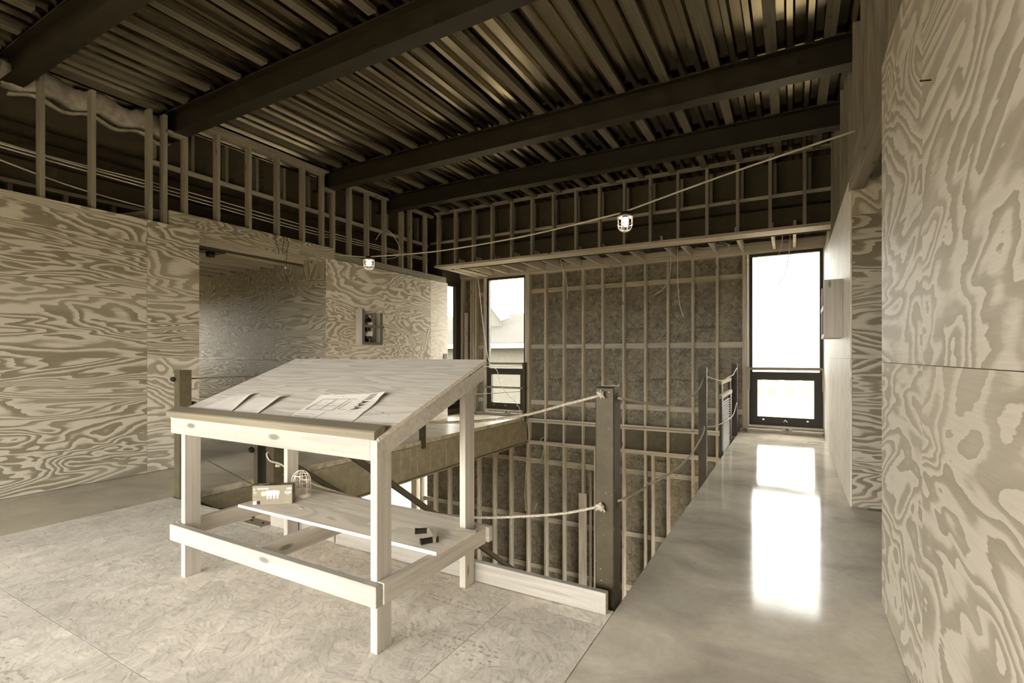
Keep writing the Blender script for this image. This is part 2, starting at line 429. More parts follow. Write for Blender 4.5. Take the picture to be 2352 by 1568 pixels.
# studs above
st = [(1.85, 2.69, 3.88), (2.235, 2.69, 3.86), (2.735, 2.69, 3.89), (2.88, 2.69, 3.89), (3.095, 2.853, 3.70)]
st += [(y, 2.853, 3.89) for y in (3.46, 3.862, 4.262, 4.66, 4.99)] + [(5.19, 2.70, 3.70)]
st += [(y, 2.70, 3.89) for y in (5.51, 5.88, 6.28, 6.70, 6.93, 7.36)] + [(y, 2.69, 3.89) for y in (1.4, .95, .55, .1)]
for y, z0, z1 in st:
    bx('stud', (XW - .115, y, z0 - .12), (XW - .026, y + .038, z1), STUD_U, wl, 'z')
bx('top_plate', (XW - .115, 3.15, 3.89), (XW - .026, 5.04, 3.928), STUD_U, wl, 'y')
bx('top_plate', (XW - .13, 3.13, 3.928), (XW + .05, 5.05, 3.95), STUD_U, wl, 'y')
bx('top_plate', (XW - .115, 5.24, 3.89), (XW - .026, 6.37, 3.928), STUD_U, wl, 'y')
bx('top_plate', (XW - .115, 6.55, 3.89), (XW - .026, 7.6, 3.928), STUD_U, wl, 'y')
bx('top_plate', (XW - .115, 2.9, 3.70), (XW - .026, 3.133, 3.738), STUD_U, wl, 'y')
bx('top_plate', (XW - .115, 5.05, 3.70), (XW - .026, 5.228, 3.738), STUD_U, wl, 'y')
# ring beam and dark sheathing behind the studs
XB = -6.35
bx('sheathing', (XB - .13, -3.4, 2.60), (XB - .115, 8.0, 3.99), DARKP, wl, 'y')
bx('plate', (XB - .11, 2.9, 3.425), (XB, 7.9, 3.483), STUD, wl, 'y')
bx('ring_channel', (XB - .10, -3.4, 3.13), (XB - .02, 7.9, 3.445), STEEL_G, wl, 'y')
bx('ring_flange', (XB - .10, -3.4, 3.315), (XB + .01, 7.9, 3.33), STEEL_D, wl, 'y')
for i in range(12):
    y = 2.95 + i * .42; bx('cripple_stud', (XB - .11, y, 3.483), (XB - .02, y + .038, 3.95), STUD_D, wl, 'z')
bx('plate', (XB - .09, -3.4, 2.86), (XB + .0, 2.9, 2.898), STUD_U, wl, 'y')
for i in range(8):
    y = .1 + i * .41; bx('cripple_stud', (XB - .09, y, 2.60), (XB - .02, y + .038, 2.86), STUD_D, wl, 'z')
bar('brace', (-6.2, 2.55, 2.70), (-6.15, 2.95, 2.84), .038, .089, STUD_U, wl)
# ---- passage behind the left wall
wc = struct('wall_corridor', 'shaded plywood wall of the passage seen through the left opening', 'wall')
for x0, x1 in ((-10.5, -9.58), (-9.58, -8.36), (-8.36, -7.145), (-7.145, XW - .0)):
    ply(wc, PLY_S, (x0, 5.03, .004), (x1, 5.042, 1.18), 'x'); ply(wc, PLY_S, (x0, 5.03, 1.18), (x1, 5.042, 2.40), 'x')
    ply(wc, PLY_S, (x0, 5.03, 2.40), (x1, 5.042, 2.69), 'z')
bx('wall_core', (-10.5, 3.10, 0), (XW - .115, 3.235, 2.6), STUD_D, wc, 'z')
for lo_, hi_ in (((-10.6, 3.1, 0), (-10.5, 5.2, 1.1)), ((-10.6, 3.1, 2.2), (-10.5, 5.2, 2.85)), ((-10.6, 3.1, 1.1), (-10.5, 3.35, 2.2)), ((-10.6, 4.6, 1.1), (-10.5, 5.2, 2.2))): bx('end_panel', lo_, hi_, PLY_S, wc, 'y')  # panels leave an added, unseen opening that lets daylight into the passage
bx('corridor_deck', (-10.5, 3.1, 2.80), (XW - .08, 5.03, 2.82), STUD_D, wc, 'y')
for i in range(11):
    x = -6.10 - i * .36; bx('joist', (x, 3.15, 2.63), (x + .038, 5.03, 2.80), STUD, wc, 'y')
bx('ledger', (-10.5, 4.99, 2.69), (XW - .16, 5.03, 2.78), STUD, wc, 'x')

# ================================================================== BACK WALL
YB = 9.12
wb = struct('wall_back', 'open stud wall with OSB sheathing rising two storeys behind the stairwell', 'wall')
W1 = (-5.79, -4.80); W2 = (-.632, .452)
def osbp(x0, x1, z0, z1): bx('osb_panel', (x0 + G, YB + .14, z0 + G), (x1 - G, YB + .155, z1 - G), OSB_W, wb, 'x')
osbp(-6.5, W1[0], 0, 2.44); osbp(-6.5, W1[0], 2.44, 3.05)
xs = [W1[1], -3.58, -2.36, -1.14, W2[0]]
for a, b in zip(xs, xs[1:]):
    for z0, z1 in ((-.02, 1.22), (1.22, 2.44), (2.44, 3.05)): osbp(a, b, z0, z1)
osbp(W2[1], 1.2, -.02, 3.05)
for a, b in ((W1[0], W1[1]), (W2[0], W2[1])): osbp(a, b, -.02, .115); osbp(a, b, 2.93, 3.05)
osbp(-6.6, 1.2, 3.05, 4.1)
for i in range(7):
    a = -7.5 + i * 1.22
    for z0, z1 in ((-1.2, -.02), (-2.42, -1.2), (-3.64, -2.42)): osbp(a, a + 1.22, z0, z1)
bx('lower_header', (-12, YB + .02, -1.0), (-7.5, YB + .155, -.02), STUD_D, wb, 'x')
bx('lower_jamb', (-12, YB, -3.64), (-10.6, YB + .155, -1.0), STUD_D, wb, 'z')
# outside corner face
for lo_, hi_ in (((-7.5, -3.7), (-6.52, -.065)), ((-6.52, -3.7), (W1[0] - .02, 4.1)), ((W1[0] - .02, -3.7), (W1[1] + .02, .10)), ((W1[0] - .02, 2.94), (W1[1] + .02, 4.1)), ((W1[1] + .02, -3.7), (W2[0] - .02, 4.1)),
                 ((W2[0] - .02, -3.7), (W2[1] + .02, .10)), ((W2[0] - .02, 2.94), (W2[1] + .02, 4.1)), ((W2[1] + .02, -3.7), (3, 4.1)), ((-12, -1.0), (-7.5, -.065))):
    bx('weather_face', (lo_[0], YB + .157, lo_[1]), (hi_[0], YB + .18, hi_[1]), CONC_E, wb, 'z')
sx = [-4.373, -3.971, -3.566, -3.168, -2.761, -2.354, -1.95, -1.526, -1.129]
for x in sx: bx('stud', (x, YB, -.03), (x + .038, YB + .14, 2.93), STUD, wb, 'z')
for x in (W1[1] + .002, W1[1] + .042, W2[0] - .042, W2[0] - .082, W1[0] - .04, -6.06, -6.12, -6.18, -6.42, -6.46, W2[1] + .002):
    bx('stud', (x, YB, 0), (x + .038, YB + .14, 2.93), STUD, wb, 'z')
bx('stud', (-6.30, YB - .05, 0), (-6.262, YB + .04, 2.2), PINE_M, wb, 'z')
allx = sorted(sx + [W1[1] + .04, W2[0] - .08])
for zc, t in ((2.59, .089), (1.438, .089), (.297, .089)):
    for a, b in zip(allx, allx[1:]):
        bx('blocking', (a + .038, YB + .10, zc - t / 2 + random.uniform(-.01, .01)), (b, YB + .14, zc + t / 2), STUD, wb, 'x')
    bx('blocking', (-6.02, YB + .10, zc - t / 2), (W1[0] - .04, YB + .14, zc + t / 2), STUD, wb, 'x')
bx('top_plate', (-6.5, YB, 2.93), (.5, YB + .14, 2.968), STUD, wb, 'x')
for z in (-.068, -.114): bx('bottom_plate', (XL + .02, YB - .01, z), (XS - .0, YB + .14, z + .038), STUD, wb, 'x')
bx('bottom_plate', (-6.5, YB, 0), (XL, YB + .14, .038), STUD, wb, 'x'); bx('bottom_plate', (XS, YB, 0), (.5, YB + .14, .038), STUD, wb, 'x')
lx = [-7.6, -7.2, -6.8, -6.4, -6.0, -5.6, -5.19, -4.78] + sx + [-3.315, -2.22, -.72, -.3, .1]
for x in sx + [-4.74, -.80]: bx('cripple_stud', (x, YB, -.485), (x + .038, YB + .12, -.114), STUD, wb, 'z')
for z in (-.523, -.563): bx('bottom_plate', (-7.5, YB - .006 if z > -.54 else YB, z), (.5, YB + .14, z + .038), STUD, wb, 'x')
bx('rim_plate', (XL, YB + .09, -.485), (XS, YB + .11, -.114), RIM, wb, 'x')
for x in lx: bx('stud', (x, YB, -3.62), (x + .038, YB + .14, -.563), STUD, wb, 'z')
for x in (-7.84, -7.8, -7.76, -7.72): bx('stud', (x, YB - .03, -3.62), (x + .038, YB + .14, -.563), STUD, wb, 'z')
lxs = sorted(lx)
for zc in (-.92, -2.1, -3.1):
    for a, b in zip(lxs, lxs[1:]):
        if b - a > .1: bx('blocking', (a + .038, YB + .10, zc - .05 + random.uniform(-.015, .015)), (b, YB + .14, zc + .05), STUD, wb, 'x')
bx('plank', (-3.62, YB - .02, -3.62), (-3.46, YB - .002, -1.42), STUD, wb, 'z')
bx('plank', (-3.40, YB - .02, -3.62), (-3.36, YB - .002, -1.0), STUD_D, wb, 'z')
# printed stamps on the sheathing: rows of small dark characters
STAMP = plain('stamp_ink', .10, .7)
def stamp(x0, x1, z, h, seed):
    V = []; F = []; rn = random.Random(seed); x = x0; y = YB + .1385
    while x < x1:
        w = rn.uniform(.008, .022)
        if rn.random() < .8:
            for q in range(rn.choice((1, 2, 2))):
                zz = z + rn.uniform(0, h * .5); hh = rn.uniform(h * .3, h * .6); ww = w if q == 0 else w * .5
                b = len(V); V += [(x, y, zz), (x + ww, y, zz), (x + ww, y, zz + hh), (x, y, zz + hh)]; F.append((b, b + 1, b + 2, b + 3))
        x += w + rn.uniform(.004, .012)
    mobj('stamp_print', V, F, STAMP, wb)
for a, b in zip(allx, allx[1:]):
    for z in (2.73, 1.72 if a > -2.9 else 1.13, .78 if a > -2.5 else .74):
        if random.random() < .72: stamp(a + .06, b - .04, z, .07, int(a * 100 + z * 1000))
for a in lxs[6:16]:
    stamp(a + .06, a + .36, -.70, .06, int(a * 77)); 
    if random.random() < .6: stamp(a + .06, a + .34, -3.0, .06, int(a * 55))

# ---- soffit and knee wall
YK = 7.60
ZS = 2.94
wu = struct('wall_upper_back', 'short stud knee wall above the soffit at the far end', 'wall')
bx('bottom_plate', (-5.98, YK, ZS), (.5, YK + .3, ZS + .038), STUD, wu, 'x')
for i in range(18):
    x = -5.93 + i * .404
    if x < .5: bx('stud', (x, YK + .004, ZS + .038), (x + .04, YK + .093, 3.955), STUD_U, wu, 'z')
bx('top_plate', (-5.98, YK, 3.955), (.5, YK + .09, 3.99), STUD_U, wu, 'x')
bx('sheathing', (-6.4, YK + .42, ZS + .01), (.7, YK + .43, 3.99), DARKP, wu, 'x')
bx('plate', (-6.3, YK + .28, 3.46), (.6, YK + .40, 3.508), STUD, wu, 'x')
bx('ring_channel', (-6.3, YK + .31, 3.345), (.6, YK + .39, 3.47), STEEL_G, wu, 'x')
bx('ring_flange', (-6.3, YK + .29, 3.33), (.6, YK + .41, 3.345), STEEL_D, wu, 'x')
for i in range(16):
    x = -6.1 + i * .42; bx('cripple_stud', (x, YK + .30, 3.508), (x + .038, YK + .39, 3.95), STUD_D, wu, 'z')
for x in (-5.6, -5.2, -4.8, -4.37, -3.97, -3.57, -3.17, -2.76, -2.35, -1.78, -1.53, -1.12, -.72, -.26, .02, .46):
    bx('soffit_joist', (x, YK + .27, ZS + .03), (x + .038, YB - .04, ZS + .17), STUD, wu, 'y')
bx('soffit_ledger', (-6.45, YB - .04, ZS + .03), (.5, YB, ZS + .17), STUD, wu, 'x')
for x0, x1 in ((-6.0, -5.88), (-5.80, -5.68)): bx('soffit_board', (x0, YK + .28, ZS + .015), (x1, YB - .04, ZS + .034), PINE_M, wu, 'y')

# ================================================================== RIGHT WALL
wr = struct('wall_right', 'plywood wall close to the camera on the right with framing above', 'wall')
for y0, y1 in ((-3.4, -2.69), (-2.69, -.25), (-.25, 2.19), (2.19, 3.07)):
    for z0, z1 in ((.004, 1.21), (1.21, 2.43), (2.43, ZT)):
        ply(wr, PLY_R, (XR, y0, z0), (XR + .012, y1, z1), 'y')
bx('wall_core', (XR + .0125, -3.4, 0), (XR + .13, 3.065, ZT - .02), STUD_D, wr, 'z')
XF = .42
for z0, z1 in ((.004, 1.22), (1.22, 2.44), (2.44, 2.71)):
    ply(wr, PLY_F, (XF, 4.921, z0), (XF + .012, 6.6, z1), 'z'); ply(wr, PLY_F, (XF, 6.6, z0), (XF + .012, 7.92, z1), 'z')
for z0, z1, g in ((.012, 1.22, 'x'), (1.22, 2.39, 'x'), (2.39, ZT, 'z')):
    ply(wr, PLY_L if g == 'x' else PLY_2, (XF + .013, 4.92, z0), (1.64, 4.932, z1), g)
bx('wall_core', (XF + .0125, 4.935, 0), (XF + .12, 7.9, ZT - .02), STUD_D, wr, 'z')
for y in (7.93, 8.3, 8.7, 9.05): bx('stud', (XF + .04, y, 0), (XF + .13, y + .038, 3.05), STUD, wr, 'z')
bx('jamb_board', (XF + .02, 7.95, 0), (XF + .034, 9.1, 2.93), PINE_M, wr, 'z')
bx('outer_sheathing', (XF + .135, 7.92, 0), (XF + .15, 9.26, 3.05), OSB_W, wr, 'z')
for y in (4.95, 5.35, 5.75, 6.15, 6.9, 7.3, 7.55): bx('stud', (XF + .02, y, ZT - .1), (XF + .058 + .05, y + .038, 3.99), STUD_U, wr, 'z')
for x in (.50, .60, .66): bx('stud', (x, 4.96, ZT - .05), (x + .038, 5.05, 3.99), STUD_U, wr, 'z')
bx('stud', (.455, 7.50, 2.9), (.53, 7.59, 3.99), STUD_U, wr, 'z')
for i in range(9): bx('stud', (XR + .02, -.2 + i * .4, ZT - .02), (XR + .109, -.162 + i * .4, 3.99), STUD_U, wr, 'z')
for y in (3.45, 3.85, 4.25, 4.6): bx('stud', (XF + .04, y, 2.69), (XF + .13, y + .038, 3.99), STUD_U, wr, 'z')
bar('brace', (.47, 4.90, 2.70), (.60, 4.55, 3.35), .038, .14, STUD_U, wr, (1, 0, 0)); bar('brace', (.55, 4.93, 2.70), (.78, 4.6, 3.5), .038, .14, STUD_D, wr, (1, 0, 0))
bx('header_board', (XR + .02, 3.0, 2.60), (XR + .12, 4.95, 2.69), STUD_D, wr, 'y')
bx('outer_sheathing', (.78, -3.4, 2.6), (.80, 9.2, 4.0), STUD_D, wr, 'y')
bx('corridor_end', (1.64, 3.0, 0), (1.70, 5.0, 2.7), PLY_2, wr, 'z'); bx('corridor_side', (.53, 2.95, 0), (1.7, 3.06, 2.7), PLY_2, wr, 'z')
bx('corridor_lid', (.5, 3.0, 2.70), (1.7, 5.0, 2.74), STUD_D, wr, 'y')

# ================================================================== REAR WALL (behind the camera, tall windows in it) + LOWER SHELL
we = struct('wall_rear', 'wall with wide windows behind the camera', 'wall')
bx('stud_panel', (-12, -2.4, -3.7), (-5.7, -2.2, 4.1), DARKP, we, 'z'); bx('stud_panel', (.3, -2.4, -3.7), (3, -2.2, 4.1), DARKP, we, 'z')
bx('stud_panel', (-5.7, -2.4, 2.1), (.3, -2.2, 4.1), DARKP, we, 'x'); bx('stud_panel', (-5.7, -2.4, -3.7), (.3, -2.2, .08), STUD_D, we, 'x')
for x in (-3.7, -1.7): bx('mullion', (x - .04, -2.38, .08), (x + .04, -2.22, 2.1), BLK, we, 'z')
ws = struct('wall_lower_left', 'outer walls around the lower storey', 'wall')
bx('block_wall', (-12.2, -3.6, -3.7), (-12, 9.3, -.07), CONC_E, ws, 'y'); bx('block_wall', (-12.0, -2.4, -.3), (-10.6, 9.3, -.07), CONC_E, ws, 'y'); bx('block_wall', (-12, -3.6, -3.7), (3, -3.4, -.3), CONC_E, ws, 'x')
bx('block_wall', (-10.6, -3.4, -.065), (-10.5, 3.1, 4.0), DARKP, ws, 'y'); bx('block_wall', (-10.6, 5.2, -.065), (-10.5, 7.95, 4.0), DARKP, ws, 'y'); bx('block_wall', (-10.6, 3.1, 2.85), (-10.5, 5.2, 4.0), DARKP, ws, 'y')
for z0, z1 in ((-3.7, -3.3), (-1.1, -.1)): bx('block_wall', (2.9, -3.6, z0), (3.0, 9.3, z1), CONC_E, ws, 'y')
bx('block_wall', (2.9, -3.6, -3.3), (3.0, 1.0, -1.1), CONC_E, ws, 'y'); bx('block_wall', (2.9, 8.8, -3.3), (3.0, 9.3, -1.1), CONC_E, ws, 'y')  # gap between these walls is an added opening, widened to light the storey
bx('block_wall', (2.4, -3.4, -.1), (2.5, 9.3, 4.1), DARKP, ws, 'y'); bx('block_wall', (.6, YB + .0, -.1), (3.0, YB + .16, 4.1), DARKP, ws, 'z')
bx('block_wall', (.6, YB, -3.7), (3.0, YB + .16, -.1), CONC_E, ws, 'z')

# ================================================================== WINDOWS
def window(n, x0, x1, label, sash_dx=.09):
    w = struct('window_%d' % n, label, 'window')
    y0, y1 = YB + .03, YB + .12; z0, zm, z1 = .115, .965, 2.93
    f = .045
    bx('frame_jamb', (x0, y0, z0), (x0 + f, y1, z1), BLK, w, 'z'); bx('frame_jamb', (x1 - f, y0, z0), (x1, y1, z1), BLK, w, 'z')
    bx('frame_head', (x0 + f, y0, z1 - f), (x1 - f, y1, z1), BLK, w, 'x'); bx('frame_sill', (x0 + f, y0, z0), (x1 - f, y1, z0 + f), BLK, w, 'x')
    bx('transom', (x0 + f, y0 - .01, zm - .02), (x1 - f, y1, zm + .02), BLK, w, 'x')
    s = .075; xa, xb, za, zb = x0 + f, x1 - f, z0 + f, zm - .02; q = ((xa, za), (xb, za), (xb, zb), (xa, zb)); qi = ((xa + s, za + .095), (xb - s, za + .095), (xb - s, zb - .09), (xa + s, zb - .09))
    V = [(x, y, z) for y in (y0 - .02, y1 - .03) for ring in (q, qi) for x, z in ring]; F = []
    for i in range(4):
        j = (i + 1) % 4; F += [(i, j, 4 + j, 4 + i), (8 + j, 8 + i, 12 + i, 12 + j), (j, i, 8 + i, 8 + j), (4 + i, 4 + j, 12 + j, 12 + i)]
    sash = mobj('sash', V, F, BLK, w)
    bx('glass_pane', (x0 + f, y0 + .05, zm + .02), (x1 - f, y0 + .056, z1 - f), GLASS, w, 'x')
    bx('glass_pane', (xa + s, y0 + .03, za + .095), (xb - s, y0 + .036, zb - .09), GLASS, sash, 'x')
    for k, fx in ((0, .2), (1, .8)): bx('latch', (x0 + fx * (x1 - x0) - .014, y0 - .026, z0 + .085), (x0 + fx * (x1 - x0) + .014, y0 - .02, z0 + .105), ALU, sash, 'x')
    xm = (x0 + x1) / 2
    bar('crank', (xm - .02, y0 - .03, z0 + .07), (xm, y0 - .03, z0 + .10), .006, .006, ALU, sash); bar('crank', (xm + .03, y0 - .03, z0 + .07), (xm, y0 - .03, z0 + .10), .006, .006, ALU, sash)
    # timber jamb liners, sill shelf
    bx('jamb_liner', (x0 - .02, YB - .005, z0), (x0 - .001, y0 + .02, 2.93), PINE_M, w, 'z'); bx('jamb_liner', (x1 + .001, YB - .005, z0), (x1 + .02, y0 + .02, 2.93), PINE_M, w, 'z')
    bx('sill_board', (x0 - .02, YB - .03, .085), (x1 + .02, y0 + .05, .115), PINE_M, w, 'x')
    return w
window(1, W1[0] + .03, W1[1] - .012, 'tall window with dark frame at the end of the left walkway')
window(2, W2[0] + .022, W2[1] - .022, 'tall bright window with dark frame at the end of the right walkway')
# guard bars across the windows
def guard(x0, x1, zs, label, drop):
    t = empty('window_guard', ((x0 + x1) / 2, YB - .02, zs[0]), label, 'guard rail', 'timber bars across the windows')
    for z in zs: bx('rail', (x0, YB - .03, z), (x1, YB - .008, z + .045), STUD_D, t, 'x')
    if drop:
        for x in (x0, x1 - .035): bx('bracket', (x, YB - .045, zs[0] - .33), (x + .035, YB - .03, zs[0] + .03), STUD, t, 'z')
guard(W2[0] - .0, W2[1] + .0, (1.015,), 'single timber guard bar across the right window', True)
guard(W1[0], XL - .0, (1.065, .56), 'pair of timber guard bars across the left window', False)
# left side window in the bay
w3 = struct('window_3', 'narrow window seen edge on at the left end of the bay', 'window')
XQ = -6.45
for y0, y1 in ((8.0, 8.08), (8.93, 9.10)): bx('frame_jamb', (XQ - .06, y0, .10), (XQ + .03, y1, 2.85), BLK, w3, 'z')
bx('frame_head', (XQ - .06, 8.08, 2.76), (XQ + .03, 8.93, 2.85), BLK, w3, 'y'); bx('frame_sill', (XQ - .06, 8.08, .10), (XQ + .03, 8.93, .20), BLK, w3, 'y')
bx('glass_pane', (XQ - .02, 8.08, .2), (XQ - .014, 8.93, 2.76), GLASS, w3, 'y')
bx('apron_panel', (XQ - .06, 8.0, 0), (XQ + .02, 9.12, .10), STUD_D, w3, 'y'); bx('header_panel', (XQ - .06, 8.0, 2.85), (XQ + .02, 9.12, 4.0), DARKP, w3, 'y')
bx('return_panel', (-10.6, 7.98, 0), (XW - .115, 7.999, 4.0), DARKP, w3, 'z')

# ================================================================== STEEL EDGE BEAM, COLUMN, POSTS
t = empty('edge_channel', (XL, 5.8, -.54), 'rusty steel channel carrying the edge of the left concrete walkway', 'beam')
bx('web', (XL - .05, 2.30, -.52), (XL + .0, 9.11, -.085), STEEL, t); bx('top_flange', (XL - .09, 2.30, -.085), (XL + .015, 9.11, -.066), STEEL, t); bx('bottom_flange', (XL - .09, 2.30, -.54), (XL + .03, 9.11, -.52), STEEL, t)
for y in (4.9, 5.3, 5.5, 5.65, 5.95, 6.35): bx('drip_streak', (XL - .004, y, -.50), (XL + .0012, y + .012, -.09), CONC_E, t, 'z')
bx('slab_lip', (XL - .02, 2.45, -.064), (XL + .004, 9.1, -.004), CONC_E, t)
def bolt(parent, c, r=.022, seed=1): lump('rope_end_knot', c, r, BLKP, parent, seed, 1, .3)

t = empty('steel_column', (-.815, 2.45, -.3), 'thick spattered square steel guard post beside the walkway with rope knots', 'post', 'steel guard posts')
V = []; x0, x1, y0, y1 = -.865, -.765, 2.395, 2.50
bx('tube', (x0, y0, -.6), (x1, y1, 1.085), STEEL_P, t, 'z', .006)
prism('jagged_rim', [(x0 + .003, 1.085), (x1 - .003, 1.085), (x1 - .003, 1.098), (x1 - .02, 1.090), (-.80, 1.096), (-.83, 1.088), (x0 + .003, 1.094)], 'y', y1 - .012, y1 - .004, STEEL, t)
for z in (.49, 1.046): bx('hole_rim', (x1 - .002, 2.43, z - .012), (x1 + .002, 2.46, z + .012), DARKP, t)
def post(name, x0, x1, y0, y1, z0, z1, label, open_side, mat=STEEL_G):
    """C-channel post: web facing -Y, two legs running back"""
    t = empty(name, ((x0 + x1) / 2, (y0 + y1) / 2, z0), label, 'post', 'steel guard posts')
    k = .008
    bx('web', (x0, y0, z0), (x1, y0 + k, z1), mat, t, 'z'); bx('flange', (x0, y0 + k, z0), (x0 + k, y1, z1), mat, t, 'z'); bx('flange', (x1 - k, y0 + k, z0), (x1, y1, z1), mat, t, 'z')
    return t
pl = post('guard_post', -4.752, -4.665, 2.37, 2.47, -.3, 1.12, 'steel channel guard post in front of the left plywood wall', 1, STEEL_L)
bolt(pl, (-4.75, 2.362, 1.035), .026, 3); bolt(pl, (-4.74, 2.362, .64), .024, 4)
pm = post('guard_post', -4.80, -4.72, 5.74, 5.80, -.12, 1.12, 'steel guard post on the left walkway edge, mostly hidden by the drafting table', 1)
pf = post('guard_post', -4.80, -4.745, 8.98, 9.06, -.10, 1.11, 'slim steel guard post beside the left window', 1)
for z in (1.06, .535): bx('lug', (-4.80, 8.972, z - .006), (-4.74, 8.98, z + .006), STEEL_D, pf)
p2 = post('guard_post', -.835, -.762, 5.40, 5.46, -.14, 1.125, 'steel guard post halfway along the right walkway edge', 1)
bx('lit_edge', (-.7615, 5.40, -.1), (-.757, 5.46, 1.125), STEEL_P, p2, 'z')
p3 = post('guard_post', -.835, -.755, 8.66, 8.74, -.04, 1.115, 'steel guard post at the far end of the right walkway edge', 1, STEEL_D)
# twin posts at the head of the stair
pa = empty('newel_post', (-3.55, 2.36, 0), 'flat steel newel post with angle foot at the head of the stair', 'post', 'stair newel posts')
bx('leg', (-3.60, 2.36, 0), (-3.558, 2.366, 1.05), STEEL_P, pa, 'z'); bx('flange', (-3.558, 2.36, 0), (-3.55, 2.45, 1.05), STEEL_D, pa, 'z')
bx('foot_plate', (-3.57, 2.25, 0), (-3.36, 2.36, .008), STEEL, pa, 'x'); bx('foot_upstand', (-3.57, 2.352, .008), (-3.36, 2.36, .13), STEEL, pa, 'x')
for dx in (.04, .17): lathe('bolt', [(.008, 0), (.008, .008), (.004, .01)], STEEL_D, pa, Matrix.Translation((-3.57 + dx, 2.30, .008)), 8, False)
bolt(pa, (-3.615, 2.35, .52), .028, 8)
pb = post('newel_post', -3.462, -3.372, 2.37, 2.46, -.3, 1.05, 'steel channel newel post with rope tied through it at the stair head', 1, STEEL_P)
pb['group'] = 'stair newel posts'

# stair going down behind the table
stt = empty('stair', (-4, 2.4, 0), 'steel stair descending behind the drafting table', 'stair')
sl = -.716
for x in (-4.70, -3.36):
    rz = .88; L = 5.0
    bar('handrail', (x, 2.49, rz + sl * .09), (x, 2.40 + L, rz + sl * L), .05, .05, STEEL_G, stt, (0, 0, 1))
    bar('stringer', (x, 2.49, -.165), (x, 2.33 + L, -.05 + sl * L),   .03, .22, STEEL_G, stt, (0, 0, 1))
for k in range(1, 15):
    y = 2.36 + k * .26; z = -k * .186 - .02
    bx('tread', (-4.68, y - .13, z), (-3.38, y + .13, z + .02), STEEL_D, stt, 'x')
tube('rail_cable', [(-4.70, 2.42, .43), (-4.70, 3.06, -.034), (-4.70, 6.4, -2.42)], .005, CABLE_S, stt, 6, False)

# cables along the left edge
for z, n in ((1.04, 'upper'), (.62, 'lower')):
    c = tube('guard_cable', [(-4.71, 2.40, z), (-4.73, 5.75, z + .005), (-4.74, 9.0, z + (.02 if n == 'upper' else -.09))], .006, CABLE_S, None, 6, False)
    tag(c, n + ' thin steel guard cable along the left walkway edge', 'cable', 'left edge guard cables')
# ropes
def rope(pts, label, r=.0072, knots=()):
    o = tube('rope', pts, r, ROPE, None, 8); tag(o, label, 'rope', 'guard ropes')
    for i, (c, rr) in enumerate(knots):
        kn = lump('knot', c, rr, ROPE, o, 20 + i, 1, .3)
        for k in range(5):
            a = random.uniform(0, 6.28); d = Vector((math.cos(a), -.3, math.sin(a))) * rr * 1.1
            tube('frayed_end', [Vector(c), Vector(c) + d * .8, Vector(c) + d * 1.2 + Vector((0, 0, -.006))], .005, ROPE, kn, 5)
rope([(-.828, 2.388, 1.046), (-1.025, 2.40, .99), (-1.261, 2.40, .922), (-1.566, 2.40, .868), (-1.88, 2.40, .838), (-2.23, 2.40, .808), (-2.7, 2.4, .82), (-3.37, 2.42, .93)],
     'upper rope from the thick steel column running behind the tabletop', knots=(((-.828, 2.379, 1.05), .018),))
rope([(-.828, 2.388, .493), (-1.025, 2.40, .423), (-1.256, 2.40, .371), (-1.566, 2.40, .314), (-1.9, 2.40, .288), (-2.343, 2.40, .285), (-2.792, 2.40, .311), (-3.088, 2.40, .351), (-3.282, 2.40, .418), (-3.35, 2.39, .44), (-3.40, 2.36, .46), (-3.44, 2.36, .50), (-3.445, 2.375, .515)],
     'lower rope sagging from the thick steel column behind the shelf', knots=(((-.828, 2.379, .49), .020), ((-3.34, 2.385, .425), .017)))
rope([(-.77, 2.45, 1.03), (-.75, 2.518, 1.02), (-.76, 2.954, .964), (-.76, 3.2, .93), (-.76, 3.541, .895), (-.76, 4.002, .878), (-.76, 4.815, .915), (-.775, 5.39, 1.03)], 'upper rope drooping between the thick column and the middle post of the right edge')
rope([(-.77, 2.45, .51), (-.75, 2.518, .508), (-.76, 2.92, .461), (-.76, 2.97, .47), (-.76, 3.01, .478), (-.76, 3.144, .448), (-.76, 3.837, .388), (-.76, 4.585, .391), (-.76, 5.2, .48), (-.775, 5.39, .53)], 'lower rope drooping between the thick column and the middle post of the right edge')
rope([(-.77, 5.465, 1.03), (-.765, 6.0, .985), (-.765, 6.6, .94), (-.765, 7.1, .925), (-.76, 7.4, .95), (-.755, 8.0, .965), (-.76, 8.3, 1.0), (-.76, 8.65, 1.05)], 'upper rope between the two far posts above the louvred panels', .0068)
rope([(-.77, 5.465, .51), (-.765, 6.0, .45), (-.765, 6.6, .405), (-.765, 7.1, .38), (-.755, 7.6, .37), (-.755, 8.1, .38), (-.76, 8.65, .5)], 'lower rope between the two far posts in front of the louvred panels', .0068)
# louvred railing panels stored along the right edge
SLAT = plain('slat_metal', .11, .6)
def louvre(y0, y1, z0, z1, x, label, slats):
    t = empty('railing_panel', (x, (y0 + y1) / 2, z0), label, 'railing panel', 'railing panels stored on the walkway edge')
    bx('top_rail', (x - .02, y0 - .03, z1 - .05), (x + .02, y1 + .03, z1), plain('rail_cap', .26, .6), t, 'y')
    for y in (y0, y1 - .16): bx('stile', (x - .015, y, z0), (x + .015, y + .16, z1 - .05), BLK, t, 'z')
    if slats:
        n = int((z1 - .12 - z0) / .034)
        for k in range(n):
            z = z1 - .12 - k * .034; bar('slat', (x, y0 + .16, z), (x, y1 - .16, z), .022, .007, SLAT, t, (.5, 0, .87))
        bx('bottom_rail', (x - .015, y0 + .16, z0), (x + .015, y1 - .16, z0 + .04), BLK, t, 'y')
louvre(6.95, 8.15, -.55, .74, -.80, 'dark railing panel with bright louvre slats beside the right walkway', True)
